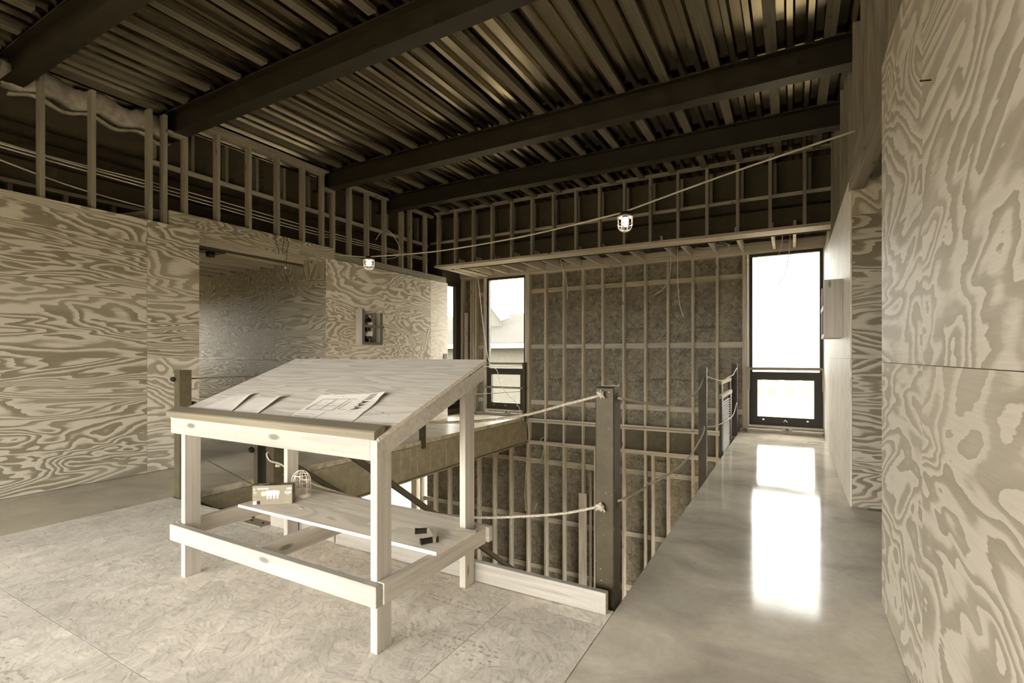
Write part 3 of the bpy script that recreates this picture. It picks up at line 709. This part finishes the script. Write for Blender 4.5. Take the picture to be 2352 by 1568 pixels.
louvre(7.35, 8.58, .30, .905, -.85, 'taller narrow railing frame with bright top rail behind the louvred panel', False)

# curb plank along the landing edge
k = bx('curb_plank', (-2.62, 2.288, .004), (-.772, 2.326, .108), PINE_B, None, 'x', .003); tag(k, 'long timber kerb plank on edge along the stairwell opening', 'plank')
k = bx('curb_plank', (-3.33, 2.312, .001), (-2.66, 2.35, .108), PINE, None, 'x', .003); tag(k, 'short pale timber block beside the newel posts under the shelf', 'plank')

# ================================================================== DRAFTING TABLE
T = empty('drafting_table', (-2.25, 1.9, 0), 'pine lumber drafting table with sloping plywood top and lower shelf', 'table')
CH = .0025
sl_t = (1.216 - .905) / (2.30 - 1.487)
def ztop(y): return .905 + (y - 1.487) * sl_t
ang = math.atan(sl_t)
for x0, x1, y0, y1, m in ((-1.538, -1.50, 1.526, 1.614, PINE_M), (-3.0, -2.962, 1.532, 1.62, PINE_M), (-1.557, -1.519, 2.195, 2.284, PINE_M), (-3.045, -3.007, 2.215, 2.304, PINE_M)):
    zt = ztop(y0) - .032
    bx('leg', (x0, y0, 0), (x1, y1, zt), m, T, 'z', CH)
bx('front_apron', (-3.018, 1.487, .813), (-1.5, 1.525, .902), PINE, T, 'x', CH)
for x0, x1 in ((-1.499, -1.461), (-3.018, -2.98)):
    ys = 1.4875 if x0 > -2 else 1.526
    prism('side_apron', [(ys, ztop(ys) - .092), (2.285, ztop(2.285) - .10), (2.285, ztop(2.285) - .024), (ys, ztop(ys) - .008)], 'x', x0, x1, PINE_M, T)
bx('back_apron', (-2.978, 2.247, 1.07), (-1.559, 2.285, 1.158), PINE_M, T, 'x', CH)
tt = boxmesh(1.58, math.hypot(2.31 - 1.492, (2.31 - 1.492) * sl_t), .019, PLY_T, .001)
ym = (1.492 + 2.31) / 2
o = place(bpy.data.objects.new('tabletop', tt), Matrix.Translation((-2.248, ym, ztop(ym) - .0095 / math.cos(ang) + .004)) @ Matrix.Rotation(ang, 4, 'X'), T)
# pencil ledge with sloped front, mitred right end
led = [(1.472, .9025), (1.472, .932), (1.478, .938), (1.532, .957), (1.536, .952), (1.530, .928), (1.488, .9115), (1.484, .9025)]
prism('pencil_ledge', led, 'x', -3.036, -1.462, TRIMW, T)
bx('front_rail', (-3.03, 1.487, .214), (-1.468, 1.525, .303), PINE, T, 'x', CH)
bx('back_rail', (-3.05, 2.306, .224), (-1.44, 2.344, .306), PINE_M, T, 'x', CH)
bx('side_rail', (-1.499, 1.5265, .216), (-1.461, 2.3055, .305), PINE_M, T, 'y', CH); bx('side_rail', (-3.045, 1.5265, .214), (-3.002, 2.214, .303), PINE_M, T, 'y', CH)
bx('middle_rail', (-2.315, 1.5265, .214), (-2.275, 2.3055, .303), PINE_M, T, 'y', CH)
bx('shelf', (-2.99, 1.857, .3055), (-1.560, 2.325, .3235), PLY_T, T, 'x', .001); bx('shelf_end', (-1.560, 1.857, .3055), (-1.449, 2.19, .3235), PLY_T, T, 'x', .001)

# ---- papers on the sloping top
def onslope(x, y, h=.0045): return Vector((x, y, ztop(y) + .0045 + h))
INK = plain('drawing_ink', .07, .7)
def paper_mat(name, sx, sy, amt):
    m, nt, b = newmat(name, .7); v = coords(nt, (1, 1, 1))
    br = nd(nt, 'TexBrick', {'Vector': v, 'Scale': sx, 'Mortar Size': .008, 'Color1': (1, 1, 1, 1), 'Color2': (1, 1, 1, 1), 'Mortar': (0, 0, 0, 1), 'Brick Width': .8, 'Row Height': .42}).outputs[0]
    n = nd(nt, 'TexNoise', {'Vector': v, 'Scale': sy, 'Detail': 1}).outputs[0]
    tx = nd(nt, 'TexNoise', {'Vector': nd(nt, 'Mapping', {'Vector': v, 'Scale': (1, .3, 1)}).outputs[0], 'Scale': 160, 'Detail': 1}).outputs[0]
    f = mix(nt, 1.0, br, ramp(nt, n, [(.45, 0), (.55, amt)])); f = mix(nt, f, ramp(nt, tx, [(.33, .35), (.4, 1)]), ramp(nt, n, [(.52, 0), (.6, amt * .8)]), 'MULTIPLY')
    nt.links.new(mix(nt, tint(.30), tint(.97), f), b.inputs['Base Color']); return m
PAP = paper_mat('drawing_paper', 14, 9, .7); PAP2 = paper_mat('printed_paper', 30, 20, .5)
LIFT = {}
def sheet(name, bl, br, tr, tl, mat, label, curl=(0, 0), rag=0.):
    n = 12; V = []; F = []
    bl, br, tr, tl = [Vector((p[0], p[1], 0)) for p in (bl, br, tr, tl)]
    rn = random.Random(len(label)); rg = [rn.uniform(-rag, rag) for _ in range(n + 1)]; rg2 = [rn.uniform(-rag, rag) for _ in range(n + 1)]
    for top in (1, 0):
        for j in range(n + 1):
            for i in range(n + 1):
                a, b = i / n, j / n
                p = (bl * (1 - a) + br * a) * (1 - b) + (tl * (1 - a) + tr * a) * b
                if i == n: p.x += rg[j]
                if j == n: p.y += rg2[i]
                h = curl[0] * max(0, a - .55) ** 2 * b / .2 + curl[1] * max(0, b - .6) ** 2 / .16
                V.append(onslope(p.x, p.y, .0006 + h + (.0005 if top else 0)))
    def at(a, b, e=.0009):
        p = (bl * (1 - a) + br * a) * (1 - b) + (tl * (1 - a) + tr * a) * b
        return onslope(p.x, p.y, .0011 + e + curl[0] * max(0, a - .55) ** 2 * b / .2 + curl[1] * max(0, b - .6) ** 2 / .16)
    LIFT[label] = at
    m = n + 1
    for j in range(n):
        for i in range(n):
            a = j * m + i; F.append((a, a + 1, a + m + 1, a + m)); c = a + m * m; F.append((c, c + m, c + m + 1, c + 1))
    for i in range(n):
        F += [(i, i + m * m, i + 1 + m * m, i + 1), (n * m + i, n * m + i + 1, n * m + i + 1 + m * m, n * m + i + m * m), (i * m, (i + 1) * m, (i + 1) * m + m * m, i * m + m * m), (i * m + n, i * m + n + m * m, (i + 1) * m + n + m * m, (i + 1) * m + n)]
    o = mobj(name, V, F, mat, None, smooth=False); return tag(o, label, 'paper', 'papers on the drafting table')
sheet('paper_sheet', (-2.90, 1.545), (-2.58, 1.545), (-2.70, 1.765), (-2.86, 1.745), PAP2, 'leftmost printed sheet on the sloping tabletop', (.018, .0))
sheet('paper_sheet', (-2.58, 1.542), (-2.37, 1.546), (-2.41, 1.755), (-2.63, 1.745), PAP2, 'printed sheet lifting at its right edge, second from the left', (.025, .0))
pc = sheet('paper_sheet', (-2.13, 1.545), (-1.70, 1.548), (-1.745, 1.835), (-2.155, 1.79), PAP, 'large crumpled site drawing with a dark logo on the tabletop', (.012, .012), .006)
# dark title-block mark on the large sheet: slanting peaks and a small word beside them
V = []; F = []; at = LIFT[pc['label']]
def mark(pts): b = len(V); V.extend(at(x, y) for x, y in pts); F.append(tuple(range(b, b + len(pts))))
for y in (.50, .60, .70):      # slanting peaks of the logo
    mark([(.74, y - .02), (.80, y + .035), (.90, y + .05), (.83, y - .005)]); mark([(.80, y + .035), (.76, y + .085), (.84, y + .06), (.90, y + .05)])
for k in range(6): mark([(.78 + .004 * k, .80 + k * .028), (.885 + .004 * k, .808 + k * .028), (.885 + .004 * k, .822 + k * .028), (.78 + .004 * k, .814 + k * .028)])
for (x0, y0, x1, y1) in ((.08, .45, .5, .45), (.08, .45, .12, .85), (.12, .85, .66, .85), (.5, .45, .54, .85), (.3, .45, .34, .85), (.1, .62, .52, .62), (.56, .5, .68, .5), (.56, .5, .6, .8), (.05, .12, .35, .12), (.05, .2, .3, .2), (.06, .28, .33, .28), (.4, .1, .44, .38)):
    d = Vector((x1 - x0, y1 - y0)).normalized() * .004; mark([(x0 - d.y, y0 + d.x), (x1 - d.y, y1 + d.x), (x1 + d.y, y1 - d.x), (x0 + d.y, y0 - d.x)])
mobj('printed_logo', V, F, INK, pc)
V = []; F = []
for i in range(9):
    x, y = -1.70 + i * .017, 1.70 - .004 * i + random.uniform(-.003, .003); s = random.choice((.002, .003, .005)); b = len(V)
    V += [onslope(x - s, y - s * .5, .0005), onslope(x + s, y - s * .6, .0005), onslope(x + s, y + s * .5, .0005), onslope(x - s, y + s * .6, .0005)]; F.append((b, b + 1, b + 2, b + 3))
mobj('ink_marks', V, F, INK, T)

# ---- bulb carton on the shelf
ZSH = .3245
BX = plain('carton_grey', .30, .45, var=.04); BXD = plain('carton_dark_top', .10, .4, var=.2); LET = plain('carton_white_print', .85, .5, var=.02); LETG = plain('carton_print_grey', .62, .5, var=.02)
p0 = Vector((-2.890, 1.886, ZSH)); dv = Vector((.186, .140, 0)); Lb = .233; dv.normalize(); az = math.atan2(dv.y, dv.x)
B = empty('bulb_carton', p0 + dv * Lb / 2 + Vector((-dv.y, dv.x, 0)) * .03, 'grey carton of four LED bulbs standing on the lower shelf', 'carton', rz=az)
BM = WM[B]; Hb = .118; Db = .06
def boxloc(name, lo, hi, mat, par=None):
    d = [hi[i] - lo[i] for i in range(3)]; o = bpy.data.objects.new(name, boxmesh(d[0], d[1], d[2], mat, .001 if min(d) > .01 else 0))
    return place(o, BM @ Matrix.Translation([(lo[i] + hi[i]) / 2 for i in range(3)]), par or B)
BODY = boxloc('body', (-Lb / 2, -Db / 2, 0), (Lb / 2, Db / 2, Hb), BX)
boxloc('top_print', (-Lb / 2 + .001, -Db / 2 + .001, Hb), (Lb / 2 - .001, Db / 2 - .001, Hb + .0008), BXD)
boxloc('side_print', (Lb / 2, -Db / 2 + .002, .002), (Lb / 2 + .0006, Db / 2 - .002, Hb - .002), BXD)
FR = BM @ Matrix.Translation((0, -Db / 2 - .0006, 0)) @ Matrix.Rotation(R90, 4, 'X')
def onface(name, body, x, z, size, mat, bold=.0, align='LEFT'): return text(name, body, size, mat, FR @ Matrix.Translation((x, z, 0)), BODY, align, bold)
onface('lettering', 'ecosmart', -.092, .0945, .0185, LET, .0007)
onface('lettering', 'LED', .083, .090, .018, LET, .0008)
onface('lettering', '60w', -.111, .074, .011, LET, .0004); onface('lettering', 'EQUIV', -.111, .065, .007, LETG); onface('lettering', 'SOFT', -.111, .058, .007, LETG)
onface('lettering', 'BRIGHT', .078, .0715, .009, BXD, .0002); onface('lettering', '5000K', .083, .057, .007, LET)
onface('lettering', '4 BULBS', .08, .030, .006, LETG); onface('lettering', '815 LUMENS', .066, .012, .006, LETG); onface('lettering', 'A19', -.111, .038, .009, LETG); onface('lettering', 'DIMMABLE', -.111, .030, .006, LETG)
boxloc('print_panel', (.073, -Db / 2 - .0005, .066), (.111, -Db / 2, .081), LET)
boxloc('print_panel', (-.112, -Db / 2 - .0005, .004), (-.092, -Db / 2, .024), LET); boxloc('print_panel', (-.091, -Db / 2 - .0005, .004), (-.071, -Db / 2, .025), BLKP)
TP = BM @ Matrix.Translation((0, 0, Hb + .001))
text('lettering', 'ecosmart', .018, LET, TP @ Matrix.Translation((-.1, .008, 0)), B, 'LEFT', .0006); text('lettering', '60w LED', .014, LET, TP @ Matrix.Translation((-.11, -.022, 0)), B, 'LEFT', .0004)
def disc_poly(pts, name, mat, off=-.0009):
    V = [BM @ Vector((x, -Db / 2 + off, z)) for x, z in pts]; return mobj(name, V, [tuple(range(len(pts)))], mat, BODY)
for i, cx in enumerate((-.028, -.010, .010, .030)):
    pts = []
    cz = .0745 + (.002 if i == 2 else 0)
    for k in range(13):
        a = math.radians(-40 + k * 260 / 12); pts.append((cx + .0135 * math.cos(a), cz + .0135 * math.sin(a)))
    pts += [(cx - .006, .050), (cx - .005, .037), (cx, .034), (cx + .005, .037), (cx + .006, .050)]
    disc_poly(pts, 'printed_bulb', LET, -.0009 - i * .0002)
disc_poly([(-.052 + .016 * math.cos(k * .5236), .068 + .016 * math.sin(k * .5236)) for k in range(12)], 'printed_badge', LETG, -.0006)
disc_poly([(-.104 + .007 * math.cos(math.radians(40 + k * 28)), .096 + .007 * math.sin(math.radians(40 + k * 28))) for k in range(11)] + [(-.104 + .0035 * math.cos(math.radians(320 - k * 28)), .096 + .0035 * math.sin(math.radians(320 - k * 28))) for k in range(11)], 'printed_logo', LET, -.0007)

# ---- wire bulb guard
def cage_geo(r, h, up=1, wires=6, wr=.0025, base=Vector((0, 0, 0))):
    V = []; F = []
    for k in range(wires // 2):
        a = math.pi * k / (wires // 2); d = Vector((math.cos(a), math.sin(a), 0)); P = [base + d * r]
        P += [base + d * r + Vector((0, 0, up * h * .52))]
        for q in range(1, 12):
            th = math.pi * q / 12; P.append(base + d * r * math.cos(th) + Vector((0, 0, up * (h * .52 + h * .48 * math.sin(th)))))
        P += [base - d * r + Vector((0, 0, up * h * .52)), base - d * r]
        tube_geo(P, wr, 6, V, F)
    for zz, rr in ((.50, 1.0), (.80, .80)):
        P = [base + Vector((r * rr * math.cos(t), r * rr * math.sin(t), up * h * zz)) for t in [2 * math.pi * q / 24 for q in range(25)]]
        tube_geo(P, wr, 6, V, F)
    return V, F
gc = empty('bulb_guard', (-2.80, 2.165, ZSH), 'empty white wire bulb guard standing behind the carton', 'bulb guard')
V, F = cage_geo(.058, .15, 1, 8, .0028, Vector((-2.80, 2.165, ZSH + .02))); mobj('wire_cage', V, F, WHITE, gc, smooth=True)
lathe('collar', [(.05, 0), (.062, 0), (.062, .022), (.055, .024), (.05, .022)], WHITE, gc, Matrix.Translation((-2.80, 2.165, ZSH)), 24, False)
tube('clip_loop', [(-2.75, 2.12, ZSH + .006), (-2.735, 2.10, ZSH + .006), (-2.745, 2.095, ZSH + .008)], .003, WHITE, gc)

# ---- hand tool: bright bar with two black grips
hg = empty('grip_handle', (-1.60, 1.98, ZSH), 'U-shaped metal handle with two black grips lying on the shelf', 'handle')
a, b = Vector((-1.632, 2.045, ZSH + .014)), Vector((-1.528, 1.958, ZSH + .014))
bar('bar', a, b, .020, .024, ALU, hg)
for p, q in ((a, Vector((-1.69, 2.00, ZSH + .013))), (b, Vector((-1.572, 1.90, ZSH + .013)))):
    gp = bar('grip', p, q, .018, .026, BLKP, hg, ch=.004); d = (q - p).normalized(); bar('grip_flare', q - d * .004, q + d * .008, .026, .026, BLKP, gp, ch=.003)
    bar('arm', p - d * .002, p - d * -.02, .022, .027, ALU, hg)
lathe('pivot', [(.0, -.013), (.012, -.013), (.012, .013), (.0, .013)], BLKP, hg, Matrix.Translation(b), 12, False)
ck = lathe('wood_chip', [(.012, 0), (.017, .002), (.015, .006), (.006, .007)], PINE, None, Matrix.Translation((-2.575, 1.993, ZSH)) @ Matrix.Diagonal((1.2, .8, 1, 1)), 10, False); tag(ck, 'small round wood offcut lying on the shelf in front of the carton', 'wood chip')

# ================================================================== STRING LIGHTS
cord = tube('light_cord', [(.43, 4.66, 2.985), (-.4, 4.70, 2.845), (-1.30, 4.74, 2.665), (-1.41, 4.74, 2.64), (-1.50, 4.745, 2.63), (-2.6, 4.86, 2.565), (-3.9, 4.99, 2.56), (-5.05, 5.10, 2.63), (-5.17, 5.11, 2.645), (-5.3, 5.12, 2.65), (-5.93, 5.19, 2.76)], .0085, CABLE, None, 8)
tag(cord, 'pale electric cord strung across the room carrying two work lights', 'cord')
def worklight(loc, label):
    t = empty('work_light', loc, label, 'lamp', 'caged work lights on the cord'); L = Vector(loc)
    lathe('socket', [(.0, .0), (.05, .0), (.05, .03), (.035, .045), (.0, .05)], STEEL_D, t, Matrix.Translation(L + Vector((0, 0, -.03))), 16)
    lathe('collar', [(.03, -.03), (.075, -.045), (.078, -.033), (.05, -.022), (.03, -.022)], WHITE, t, Matrix.Translation(L), 24)
    V, F = cage_geo(.072, .14, -1, 8, .004, L + Vector((0, 0, -.04))); mobj('wire_cage', V, F, WHITE, t, smooth=True)
    lathe('bulb', [(.0, -.125), (.018, -.122), (.034, -.105), (.038, -.085), (.03, -.062), (.016, -.04), (.0, -.035)][::-1], BULB, t, Matrix.Translation(L), 16)
worklight((-1.405, 4.74, 2.625), 'lit caged work light hanging from the cord before the far knee wall')
worklight((-5.175, 5.11, 2.63), 'lit caged work light hanging near the fire extinguisher wall')

# ================================================================== EXTINGUISHER BOXES
def extbox(sgn, xw, y0, y1, z0, z1, label, mat):
    d = .14; t = empty('extinguisher_box', (xw + sgn * d / 2, (y0 + y1) / 2, z0), label, 'wooden box', 'site-made extinguisher boxes')
    xf = xw + sgn * d; A = lambda a, b: (min(a, b), max(a, b))
    def b3(n, xa, xb, ya, yb, za, zb, m=mat): xa, xb = A(xa, xb); bx(n, (xa, ya, za), (xb, yb, zb), m, t)
    FRONT_STRIP = MC.setdefault('shaded_strip', lumber('shade_toned_strip', .10, .2)) if sgn > 0 else mat  # left box front strips coloured dark to stand for shade on that face
    b3('side_board', xw + sgn * .001, xf, y0, y0 + .02, z0, z1); b3('side_board', xw + sgn * .001, xf, y1 - .02, y1, z0, z1 - .03)
    b3('bottom_board', xw + sgn * .001, xf, y0 + .02, y1 - .02, z0, z0 + .035); b3('strap', xf, xf + sgn * .015, y0 + .02, y1 + .03, z0 + .27, z0 + .31, FRONT_STRIP)
    b3('stile', xf, xf + sgn * .012, y0, y0 + .045, z0, z1, FRONT_STRIP); b3('stile', xf, xf + sgn * .012, y1 - .045, y1, z0, z1 - .03, FRONT_STRIP); b3('lower_rail', xf, xf + sgn * .012, y0 + .045, y1 - .045, z0, z0 + .04, FRONT_STRIP); b3('back_board', xw + sgn * .001, xw + sgn * .012, y0 + .02, y1 - .02, z0 + .035, z1 - .05, STUD)
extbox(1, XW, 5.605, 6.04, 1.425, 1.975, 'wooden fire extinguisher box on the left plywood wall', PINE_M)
extbox(-1, XF, 5.57, 6.05, 1.415, 1.966, 'knotty wooden box fixed to the right far plywood wall', PINE_M)
fe = empty('fire_extinguisher', (-5.885, 5.80, 1.46), 'dark fire extinguisher standing in the left wooden box', 'fire extinguisher')
GLS = plain('extinguisher_gloss', .02, .12); fm = Matrix.Translation((-5.885, 5.80, 1.461))
lathe('cylinder', [(.0, 0), (.055, .0), (.06, .01), (.06, .33), (.05, .365), (.025, .385), (.02, .40), (.0, .40)], GLS, fe, fm, 24)
lathe('label_band', [(.0605, .10), (.0612, .10), (.0612, .175), (.0605, .175)], LET, fe, fm, 24); lathe('label_band', [(.0605, .26), (.0612, .26), (.0612, .32), (.0605, .32)], LETG, fe, fm, 24)
va = bx('valve', (-5.905, 5.78, 1.86), (-5.865, 5.82, 1.905), ALU, fe); bar('lever', (-5.885, 5.80, 1.905), (-5.885, 5.89, 1.93), .02, .012, BLKP, va); bar('lever', (-5.885, 5.80, 1.885), (-5.885, 5.90, 1.885), .02, .01, BLKP, va)
tube('hose', [(-5.885, 5.78, 1.885), (-5.87, 5.735, 1.88), (-5.85, 5.728, 1.78), (-5.84, 5.735, 1.62)], .009, BLKP, fe); lathe('gauge', [(0, 0), (.015, 0), (.015, .012), (0, .012)], LET, va, Matrix.Translation((-5.86, 5.80, 1.875)) @ Matrix.Rotation(R90, 4, 'Y'), 12)

# ================================================================== SMALL FITTINGS
def outlet(x, label):
    t = empty('outlet_block', (x, YB - .02, .038), label, 'cable block', 'pale cable blocks under the windows')
    bx('block', (x - .07, YB - .025, .038), (x + .07, YB + .02, .084), PINE, t); lathe('hole', [(0, 0), (.016, 0), (.016, .003), (0, .003)], BLKP, t, Matrix.Translation((x, YB - .0255, .062)) @ Matrix.Rotation(R90, 4, 'X'), 14)
    return t
outlet(-.06, 'pale wooden cable block under the right window'); outlet(-5.25, 'pale wooden cable block under the left window')
c = tube('floor_cable', [(-.06, YB - .02, .06), (-.12, 9.02, .012), (-.3, 8.93, .008), (-.5, 8.93, .008), (-.62, 9.02, .01), (-.64, 9.08, .06)], .006, CABLE, None); tag(c, 'grey cable curling on the floor below the right window', 'cable')
c = tube('floor_cable', [(.40, 8.2, .02), (.25, 8.15, .008), (.18, 8.3, .007), (.3, 8.38, .007), (.41, 8.3, .01)], .005, CABLE, None); tag(c, 'short cable loop on the floor by the right far wall', 'cable')
def wire(pts, label, r=.006, mat=CABLE): c = tube('hanging_wire', pts, r, mat, None, 6); tag(c, label, 'wire', 'loose electrical wires')
wire([(-3.70, 8.4, 3.10), (-3.674, 8.4, 2.884), (-3.59, 8.4, 2.65), (-3.555, 8.4, 2.45), (-3.565, 8.4, 2.27)], 'loose wire hanging from the soffit nearest the left window')
wire([(-1.75, 8.4, 3.10), (-1.733, 8.4, 3.0), (-1.733, 8.4, 2.66), (-1.79, 8.4, 2.45), (-1.88, 8.4, 2.33), (-2.01, 8.4, 2.255)], 'loose wire hanging from the soffit and curving left')
wire([(-1.616, 8.4, 3.10), (-1.62, 8.4, 2.8), (-1.616, 8.4, 2.43), (-1.59, 8.4, 2.1), (-1.527, 8.4, 1.876)], 'long loose wire hanging from the middle of the soffit')
wire([(-.03, 8.4, 3.10), (-.017, 8.4, 3.0), (-.04, 8.4, 2.68), (-.09, 8.4, 2.46), (-.175, 8.4, 2.297)], 'thin wire hanging before the right window, curving left')
wire([(-.15, 8.4, 3.08), (-.12, 8.4, 3.04), (-.13, 8.4, 2.9), (-.187, 8.4, 2.6), (-.195, 8.4, 2.25), (-.165, 8.4, 2.0)], 'longest thin wire hanging before the right window', .005)
wire([(-5.62, 8.5, 3.08), (-5.55, 8.5, 2.7), (-5.50, 8.6, 1.8), (-5.42, 8.7, 1.1), (-5.30, 8.8, .95), (-5.2, 8.85, .6), (-4.90, 8.95, .25), (-4.85, 8.98, .1)], 'long white wire looping down in front of the left window')
wire([(-4.74, 9.05, -.05), (-4.70, 9.08, -.3), (-4.70, 9.1, -.5), (-4.76, 9.09, -.9), (-4.80, 9.09, -1.6), (-4.78, 9.09, -1.95)], 'wire running down the back wall below the left post')
wire([(-5.1, 9.08, -.62), (-4.95, 9.06, -.86), (-4.65, 9.06, -.93), (-4.42, 9.06, -.85), (-4.36, 9.08, -.6), (-4.44, 9.09, -.46), (-4.38, 9.1, -.4)], 'looped wire hung across the lower back wall studs')
wire([(-4.6, 9.09, -1.95), (-4.52, 9.08, -1.75)], 'short wire stub on the lower back wall', .006)
for i, (z, dz) in enumerate(((3.10, .0), (3.075, -.01), (3.12, .03))):
    wire([(-6.10 - .01 * i, .3, z + .08 + .1 * (i == 2)), (-6.10 - .01 * i, 1.62, z + .02), (-6.10 - .01 * i, 3.2, z + dz), (-6.10 - .01 * i, 5.1, z - .03 + dz), (-6.10 - .01 * i, 7.55, z)], ('lowest', 'middle', 'upper')[i == 0 and 1 or (2 if i == 2 else 0)] + ' pale cable run behind the left upper studs', .007)
wire([(-6.12, .3, 3.35), (-6.12, 1.0, 3.12), (-6.12, 1.9, 2.93), (-6.14, 2.4, 2.88), (-6.14, 2.9, 2.86)], 'sagging pale cable at the far left behind the upper studs', .007)
wire([(-6.12, 6.2, 3.2), (-6.05, 6.25, 3.33), (-6.0, 6.4, 3.38), (-6.0, 6.62, 3.2), (-6.0, 6.66, 3.05), (-6.05, 6.55, 2.95), (-6.1, 6.3, 2.9)], 'coil of wire among the left upper studs')
ci = tube('wire_coil', [(-.98 + .10 * math.cos(t * .7), 8.7, 3.0 + .10 * math.sin(t * .7) * .8) for t in range(20)] + [(-1.2, 8.7, 3.02), (-1.4, 8.75, 3.06)], .005, CABLE, None, 6); tag(ci, 'small coil of cable tucked in the soffit above the right window', 'cable coil')
wc2 = tube('wire_coil', [(-5.05 + .07 * math.cos(t * .8), 8.35 - .02 * t * .1, -.62 + .07 * math.sin(t * .8)) for t in range(22)], .006, CABLE, None, 6); tag(wc2, 'white coil of cable under the left walkway channel', 'cable coil')
dl = empty('wire_bundle', (-5.9, 4.2, 2.5), 'thin dark wires looped over the header above the passage', 'wires')
tube('loop', [(-5.945, 4.19, 2.86), (-5.93, 4.20, 2.75), (-5.93, 4.24, 2.64), (-5.94, 4.245, 2.60)], .004, CABLE_D, dl, 5)
tube('loop', [(-5.945, 4.34, 2.86), (-5.93, 4.31, 2.75), (-5.93, 4.30, 2.62), (-5.93, 4.36, 2.66), (-5.93, 4.385, 2.78), (-5.945, 4.35, 2.86)], .004, CABLE_D, dl, 5)
tube('drop', [(-5.935, 4.37, 2.66), (-5.95, 4.37, 2.56), (-5.97, 4.37, 2.46)], .004, CABLE_D, dl, 5); lathe('connector', [(.0, 0), (.012, 0), (.016, -.03), (0, -.04)][::-1], ALU, dl, Matrix.Translation((-5.97, 4.37, 2.46)), 8)
jb = empty('ceiling_box', (-6.66, 3.76, 2.60), 'dark round ceiling box hanging in the passage', 'ceiling box')
bx('plate', (-6.80, 3.62, 2.602), (-6.55, 3.90, 2.625), BLK, jb); lathe('cup', [(0, -.06), (.05, -.06), (.055, .0), (0, .0)], BLK, jb, Matrix.Translation((-6.66, 3.76, 2.601)), 18)
sw = empty('switch_box', (XW + .001, 7.88, 1.19), 'black switch box at the end of the left plywood wall', 'switch box')
bx('box', (XW + .001, 7.86, 1.19), (XW + .012, 7.97, 1.29), BLKP, sw); tube('pigtail', [(XW + .02, 7.93, 1.19), (XW + .03, 7.95, 1.16), (XW + .03, 8.02, 1.13)], .005, WHITE, sw, 5)
# insulation batt
def batt(name, P0, P1, w, h, label, seed):
    rn = random.Random(seed); n = 40; m = 12; V = []; F = []; P0, P1 = Vector(P0), Vector(P1)
    for i in range(n + 1):
        c = P0.lerp(P1, i / n); sag = .03 * math.sin(i * .5 + seed)
        for k in range(m):
            a = 2 * math.pi * k / m; q = 1 + rn.uniform(-.14, .14)
            V.append(c + Vector((math.copysign(abs(math.cos(a)) ** .6, math.cos(a)) * w / 2 * q, 0, math.copysign(abs(math.sin(a)) ** .6, math.sin(a)) * h / 2 * q + sag)))
    for i in range(n):
        for k in range(m): a = i * m + k; b = i * m + (k + 1) % m; F.append((a, b, b + m, a + m))
    F.append(tuple(range(m))[::-1]); F.append(tuple(n * m + k for k in range(m)))
    o = mobj(name, V, F, INS, None, smooth=True); tag(o, label, 'insulation', 'insulation under the roof')
batt('insulation_batt', (-6.28, 1.66, 3.83), (-6.27, 3.0, 3.83), .16, .22, 'fluffy insulation batt stuffed under the roof behind the upper left studs', 3)
batt('insulation_batt', (-6.28, .2, 3.83), (-6.28, 1.55, 3.83), .16, .22, 'insulation batt hanging at the far upper left corner', 9)
batt('insulation_batt', (-6.23, 1.7, 3.665), (-6.22, 3.05, 3.665), .06, .03, 'torn paper edge of insulation below the upper left batt', 5)
# screw in the right wall
nl = tube('screw', [(XR - .0, 2.06, 2.13), (XR - .03, 2.06, 2.135)], .0025, STEEL_D, None, 6, False); tag(nl, 'screw sticking out of the near right plywood wall', 'screw')

# ================================================================== OUTSIDE
gr = struct('ground', 'pale ground outside the building', 'ground')
bx('lawn', (-150, -150, -3.95), (150, 150, -3.85), plain('trodden_earth', .20, .9, var=.3), gr, 'x')
HW = plain('siding', .1, .8, col=(.085, .08, .066)); HR = plain('shingles', .1, .9, col=(.038, .0355, .0295), var=.15); HWH = plain('white_fascia', .3, .6, col=(.3, .29, .26))
h = empty('neighbour_house', (-13, 26, -3.8), 'pale neighbouring house with shingled roof outside the left window', 'house')
bx('wall', (-22, 24, -3.8), (-6, 32, 1.9), HW, h)
ridge = 3.95; eave = 1.95; yr, ye = 28.0, 23.4; nr = 18
bar('roof_underlay', (-23, (ye + yr) / 2, (eave + ridge) / 2 - .06), (-5.4, (ye + yr) / 2, (eave + ridge) / 2 - .06), math.hypot(yr - ye, ridge - eave), .04, plain('roof_felt', .02, .9), h, (0, -.4, .92))
for k in range(nr):
    a, b = k / nr, (k + 1) / nr
    bar('shingle_course', (-23, ye + (yr - ye) * (a + b) / 2, eave + (ridge - eave) * (a + b) / 2), (-5.4, ye + (yr - ye) * (a + b) / 2, eave + (ridge - eave) * (a + b) / 2 + .0), (yr - ye) / nr * .96, .06, HR, h, (0, -.44, .9))
bx('fascia', (-23, 23.25, 1.68), (-5.4, 23.38, 1.95), HWH, h)
prism('gable', [(-18.5, 7.2), (-15.2, 3.36), (-14.6, 3.5), (-18.0, 7.5)], 'y', 25.7, 25.85, HWH, h); prism('gable_wall', [(-18.5, 3.0), (-15.25, 3.0), (-15.25, 3.36), (-18.5, 7.1)], 'y', 25.9, 26.0, HW, h)
GLZ = plain('pale_glazing', .12, .5, col=(.15, .142, .122))
h2 = empty('neighbour_house', (2, 30, -3.8), 'faint building with small windows outside the right window', 'house')
bx('wall', (-3, 30, -3.8), (12, 38, 1.3), WHITE, h2); bx('roof', (-3.3, 29.7, 1.3), (12.3, 38.3, 1.6), WHITE, h2)
for i in range(4):
    for j in range(2): bx('window', (-1.9 + i * .8, 29.95, -.9 + j * .75), (-1.4 + i * .8, 30, -.35 + j * .75), GLZ, h2)
